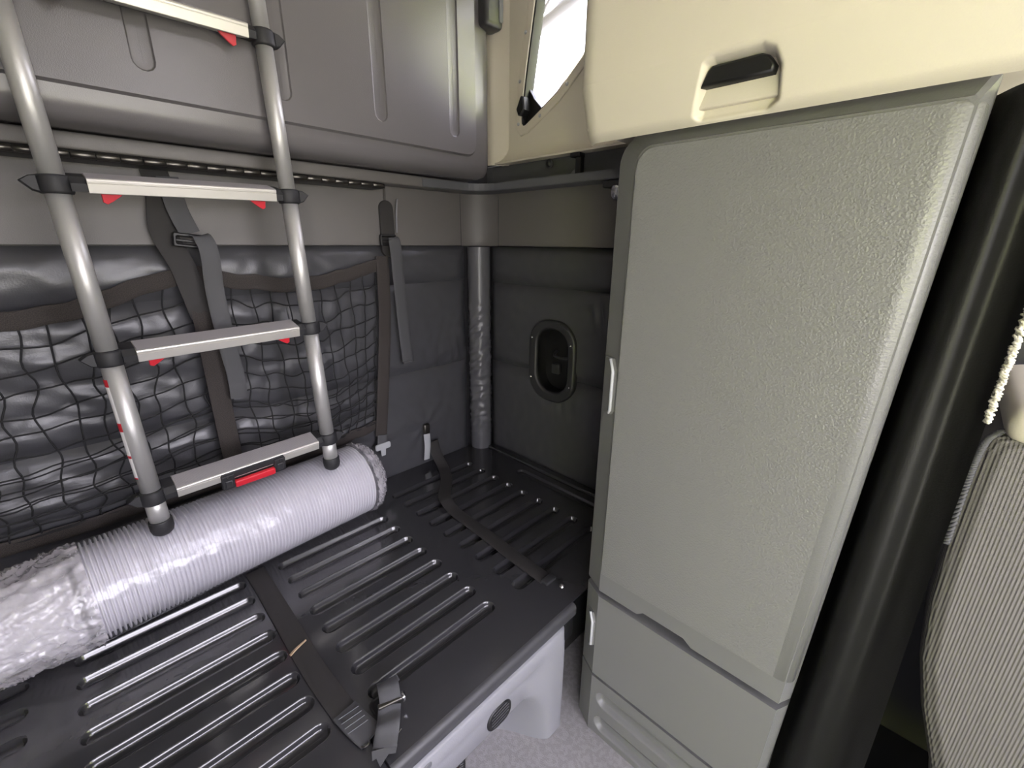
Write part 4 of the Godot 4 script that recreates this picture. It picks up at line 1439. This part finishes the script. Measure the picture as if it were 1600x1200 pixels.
	ribbon(st, PackedVector3Array([Vector3(0.350, 0.424, -0.735), Vector3(0.342, 0.450, -0.735), Vector3(0.333, 0.462, -0.712), Vector3(0.322, 0.452, -0.685)]), [Vector3(1, 0, 0.25), Vector3(1, 0, 0.35)], 0.046, 0.003, 6)
	part(st, "upper_web", M.belt, b)
	st = ST()
	rbox(st, Vector3(0.322, 0.449, -0.684), Vector3(0.056, 0.008, 0.012), 0.003, Basis(Vector3.UP, -0.3))
	part(st, "buckle_bar", M.steel, b)
	st = ST()
	rbox(st, Vector3(0.349, 0.448, -0.677), Vector3(0.010, 0.016, 0.018), 0.004, Basis(Vector3.UP, -0.3))
	part(st, "buckle_side", M.chrome, b)
	st = ST()
	ribbon(st, PackedVector3Array([Vector3(0.318, 0.446, -0.682), Vector3(0.308, 0.442, -0.668), Vector3(0.295, 0.447, -0.648), Vector3(0.280, 0.440, -0.632), Vector3(0.268, 0.436, -0.618)]), [Vector3(1, 0, 0.3), Vector3(1, 0, 0.45)], 0.048, 0.005, 6)
	part(st, "lower_web", M.belt, b)
	st = ST()
	pad(st, PackedVector2Array([Vector2(-0.026, 0.0), Vector2(0.026, 0.0), Vector2(0.020, -0.014), Vector2(0.006, -0.012), Vector2(-0.012, -0.030), Vector2(-0.018, -0.014), Vector2(-0.026, -0.016)]), [[0, -0.001], [0, 0.001]], frame_at(Vector3(0.268, 0.436, -0.618), Vector3(0.1, 1, 0.25), Vector3(1, 0, 0.45)), -1)
	part(st, "frayed_end", M.belt, b)
	st = ST()
	var loop := PackedVector3Array()
	for i in 17:
		var a := TAU * i / 16
		loop.append(Vector3(0.246 + 0.009 * cos(a), 0.428 + 0.005 * sin(a), -0.660 + 0.010 * sin(a)))
	tube(st, loop, 0.0018, 6, false)
	part(st, "steel_ring", M.steel, b)
	st = ST()
	tube(st, PackedVector3Array([Vector3(0.293, 0.424, -0.627), Vector3(0.316, 0.424, -0.634)]), 0.0014, 6)
	part(st, "steel_pin", M.chrome, b)

# ---------------------------------------------------------------- seat and curtain
func build_seat() -> void:
	var c := thing("vinyl_curtain", "bunched black vinyl curtain hanging between wardrobe and seat", "curtain", Vector3(0.95, 0.03, 0.06))
	var st := ST()
	var plan := [Vector2(1.05, -0.052), Vector2(0.98, -0.04), Vector2(0.925, -0.012), Vector2(0.886, 0.002), Vector2(0.872, 0.022), Vector2(0.884, 0.042), Vector2(0.880, 0.058), Vector2(0.870, 0.068), Vector2(0.862, 0.0757)]
	var prev := PackedVector3Array()
	var hem := PackedVector3Array()
	for j in 61:
		var y := lerpf(0.03, 1.61, j / 60.0)
		var raw := PackedVector3Array()
		for i in plan.size():
			var q: Vector2 = plan[i]
			var inner := 1.0 - float(i) / (plan.size() - 1)
			var sway := 0.012 * noise.get_noise_2d(i * 1.3, y * 0.7) * inner
			raw.append(Vector3(q.x + sway, y, q.y + 0.003 * noise.get_noise_2d(y * 0.9, i * 0.7) - 0.042 * inner * (1.62 - y) / 1.12))
		var cur := smooth_path(raw, 5)
		if j > 0:
			loft(st, cur, prev, false, 0)
		prev = cur
		hem.append(raw[-1])
	part(st, "curtain_cloth", M.curtain, c)
	# frayed pale hem on the upper part of the leading edge
	var fine_hem := smooth_path(hem.slice(44, 61), 24)
	for strand in 3:
		st = ST()
		var pts := PackedVector3Array()
		for i in fine_hem.size():
			var a := i * 0.8 + strand * TAU / 3
			pts.append(fine_hem[i] + Vector3(cos(a) * 0.0022, 0, sin(a) * 0.0022) + Vector3(noise.get_noise_1d(i * 0.9 + strand * 50.0), 0, noise.get_noise_1d(i * 1.1 + 90.0)) * 0.0022)
		tube(st, pts, 0.0021, 6)
		part(st, "frayed_hem", M.braid, c, "pale frayed hem")
	# driver's seat, its side just in view
	var s := thing("driver_seat", "seat in grey ribbed cloth with dark piping and a cream top", "seat", Vector3(1.2, 0.0, 0.35))
	var side := PackedVector2Array([Vector2(0.2700, 0.1200), Vector2(0.2221, 0.1817), Vector2(0.1804, 0.3970), Vector2(0.1413, 0.5182), Vector2(0.1137, 0.6326), Vector2(0.0996, 0.7605), Vector2(0.0929, 0.8951), Vector2(0.0915, 1.0162), Vector2(0.0929, 1.0835), Vector2(0.1023, 1.1172), Vector2(0.1346, 1.1306), Vector2(0.2961, 1.1239), Vector2(0.3500, 1.0566), Vector2(0.4846, 0.7201), Vector2(0.6200, 0.4000), Vector2(0.6200, 0.1200)])
	st = ST()
	pad(st, side, [[0.012, -1.41], [0.003, -1.405], [0.0, -1.395], [0.0, -1.075], [0.004, -1.063], [0.013, -1.055], [0.028, -1.050]], RIGHT, 0)
	part(st, "seat_back", M.cloth, s)
	st = ST()
	box(st, Vector3(1.05, 0.28, 0.40), Vector3(1.41, 0.44, 1.0), 0.05)
	part(st, "seat_cushion", M.cloth, s)
	st = ST()
	box(st, Vector3(1.10, 0.012, 0.48), Vector3(1.38, 0.29, 0.92), 0.03)
	part(st, "pedestal", M.dark, s)
	# twisted piping along the rear edge
	var path := PackedVector3Array()
	for i in range(1, 10):
		path.append(Vector3(1.057, side[i].y, side[i].x + 0.001))
	path = smooth_path(path, 50)
	for strand in 2:
		st = ST()
		var pts := PackedVector3Array()
		for i in path.size():
			var a := i * 0.9 + strand * PI
			pts.append(path[i] + Vector3(cos(a) * 0.003, 0, sin(a) * 0.003))
		tube(st, pts, 0.0033, 6)
		part(st, "piping", M.belt, s)
	st = ST()
	box(st, Vector3(1.026, 1.113, 0.108), Vector3(1.41, 1.186, 0.35), 0.03)
	part(st, "top_cap", M.beige, s, "cream top edge")

# ---------------------------------------------------------------- small things
func build_small() -> void:
	var st := ST()
	var t := thing("twine_scrap", "short tan twine scrap beside the flat strap on the deck", "twine", Vector3(0.235, DECK, -0.99))
	for k in 3:
		st = ST()
		tube(st, smooth_path(PackedVector3Array([Vector3(0.212, 0.4285 + 0.001 * k, -0.982 + 0.003 * k), Vector3(0.230, 0.432, -0.988 + 0.002 * k), Vector3(0.258, 0.428, -1.000 + 0.001 * k)]), 4), 0.0017, 6)
		part(st, "strand", M.twine, t)
	t = thing("cable_bundle", "red and black cables below the grey bunk rail", "cable", Vector3(0.44, 0.0, -0.66))
	st = ST()
	var pts := PackedVector3Array()
	for i in 60:
		var f := i / 59.0
		pts.append(Vector3(0.468 - 0.01 * f, 0.214 - 0.20 * f, -0.640 + 0.01 * sin(f * 4.0)))
	for k in 30:
		lathe(st, [[0.010, 0.0], [0.013, 0.002], [0.013, 0.006], [0.010, 0.008]], frame_at(pts[k * 2], pts[k * 2 + 1] - pts[k * 2]), 12)
	tube(st, pts, 0.0102, 10)
	part(st, "corrugated_hose", M.black, t)
	st = ST()
	tube(st, smooth_path(PackedVector3Array([Vector3(0.445, 0.212, -0.640), Vector3(0.438, 0.16, -0.636), Vector3(0.43, 0.1, -0.64), Vector3(0.43, 0.01, -0.65)]), 6), 0.009, 10)
	part(st, "red_cable", M.red, t, "red cable")
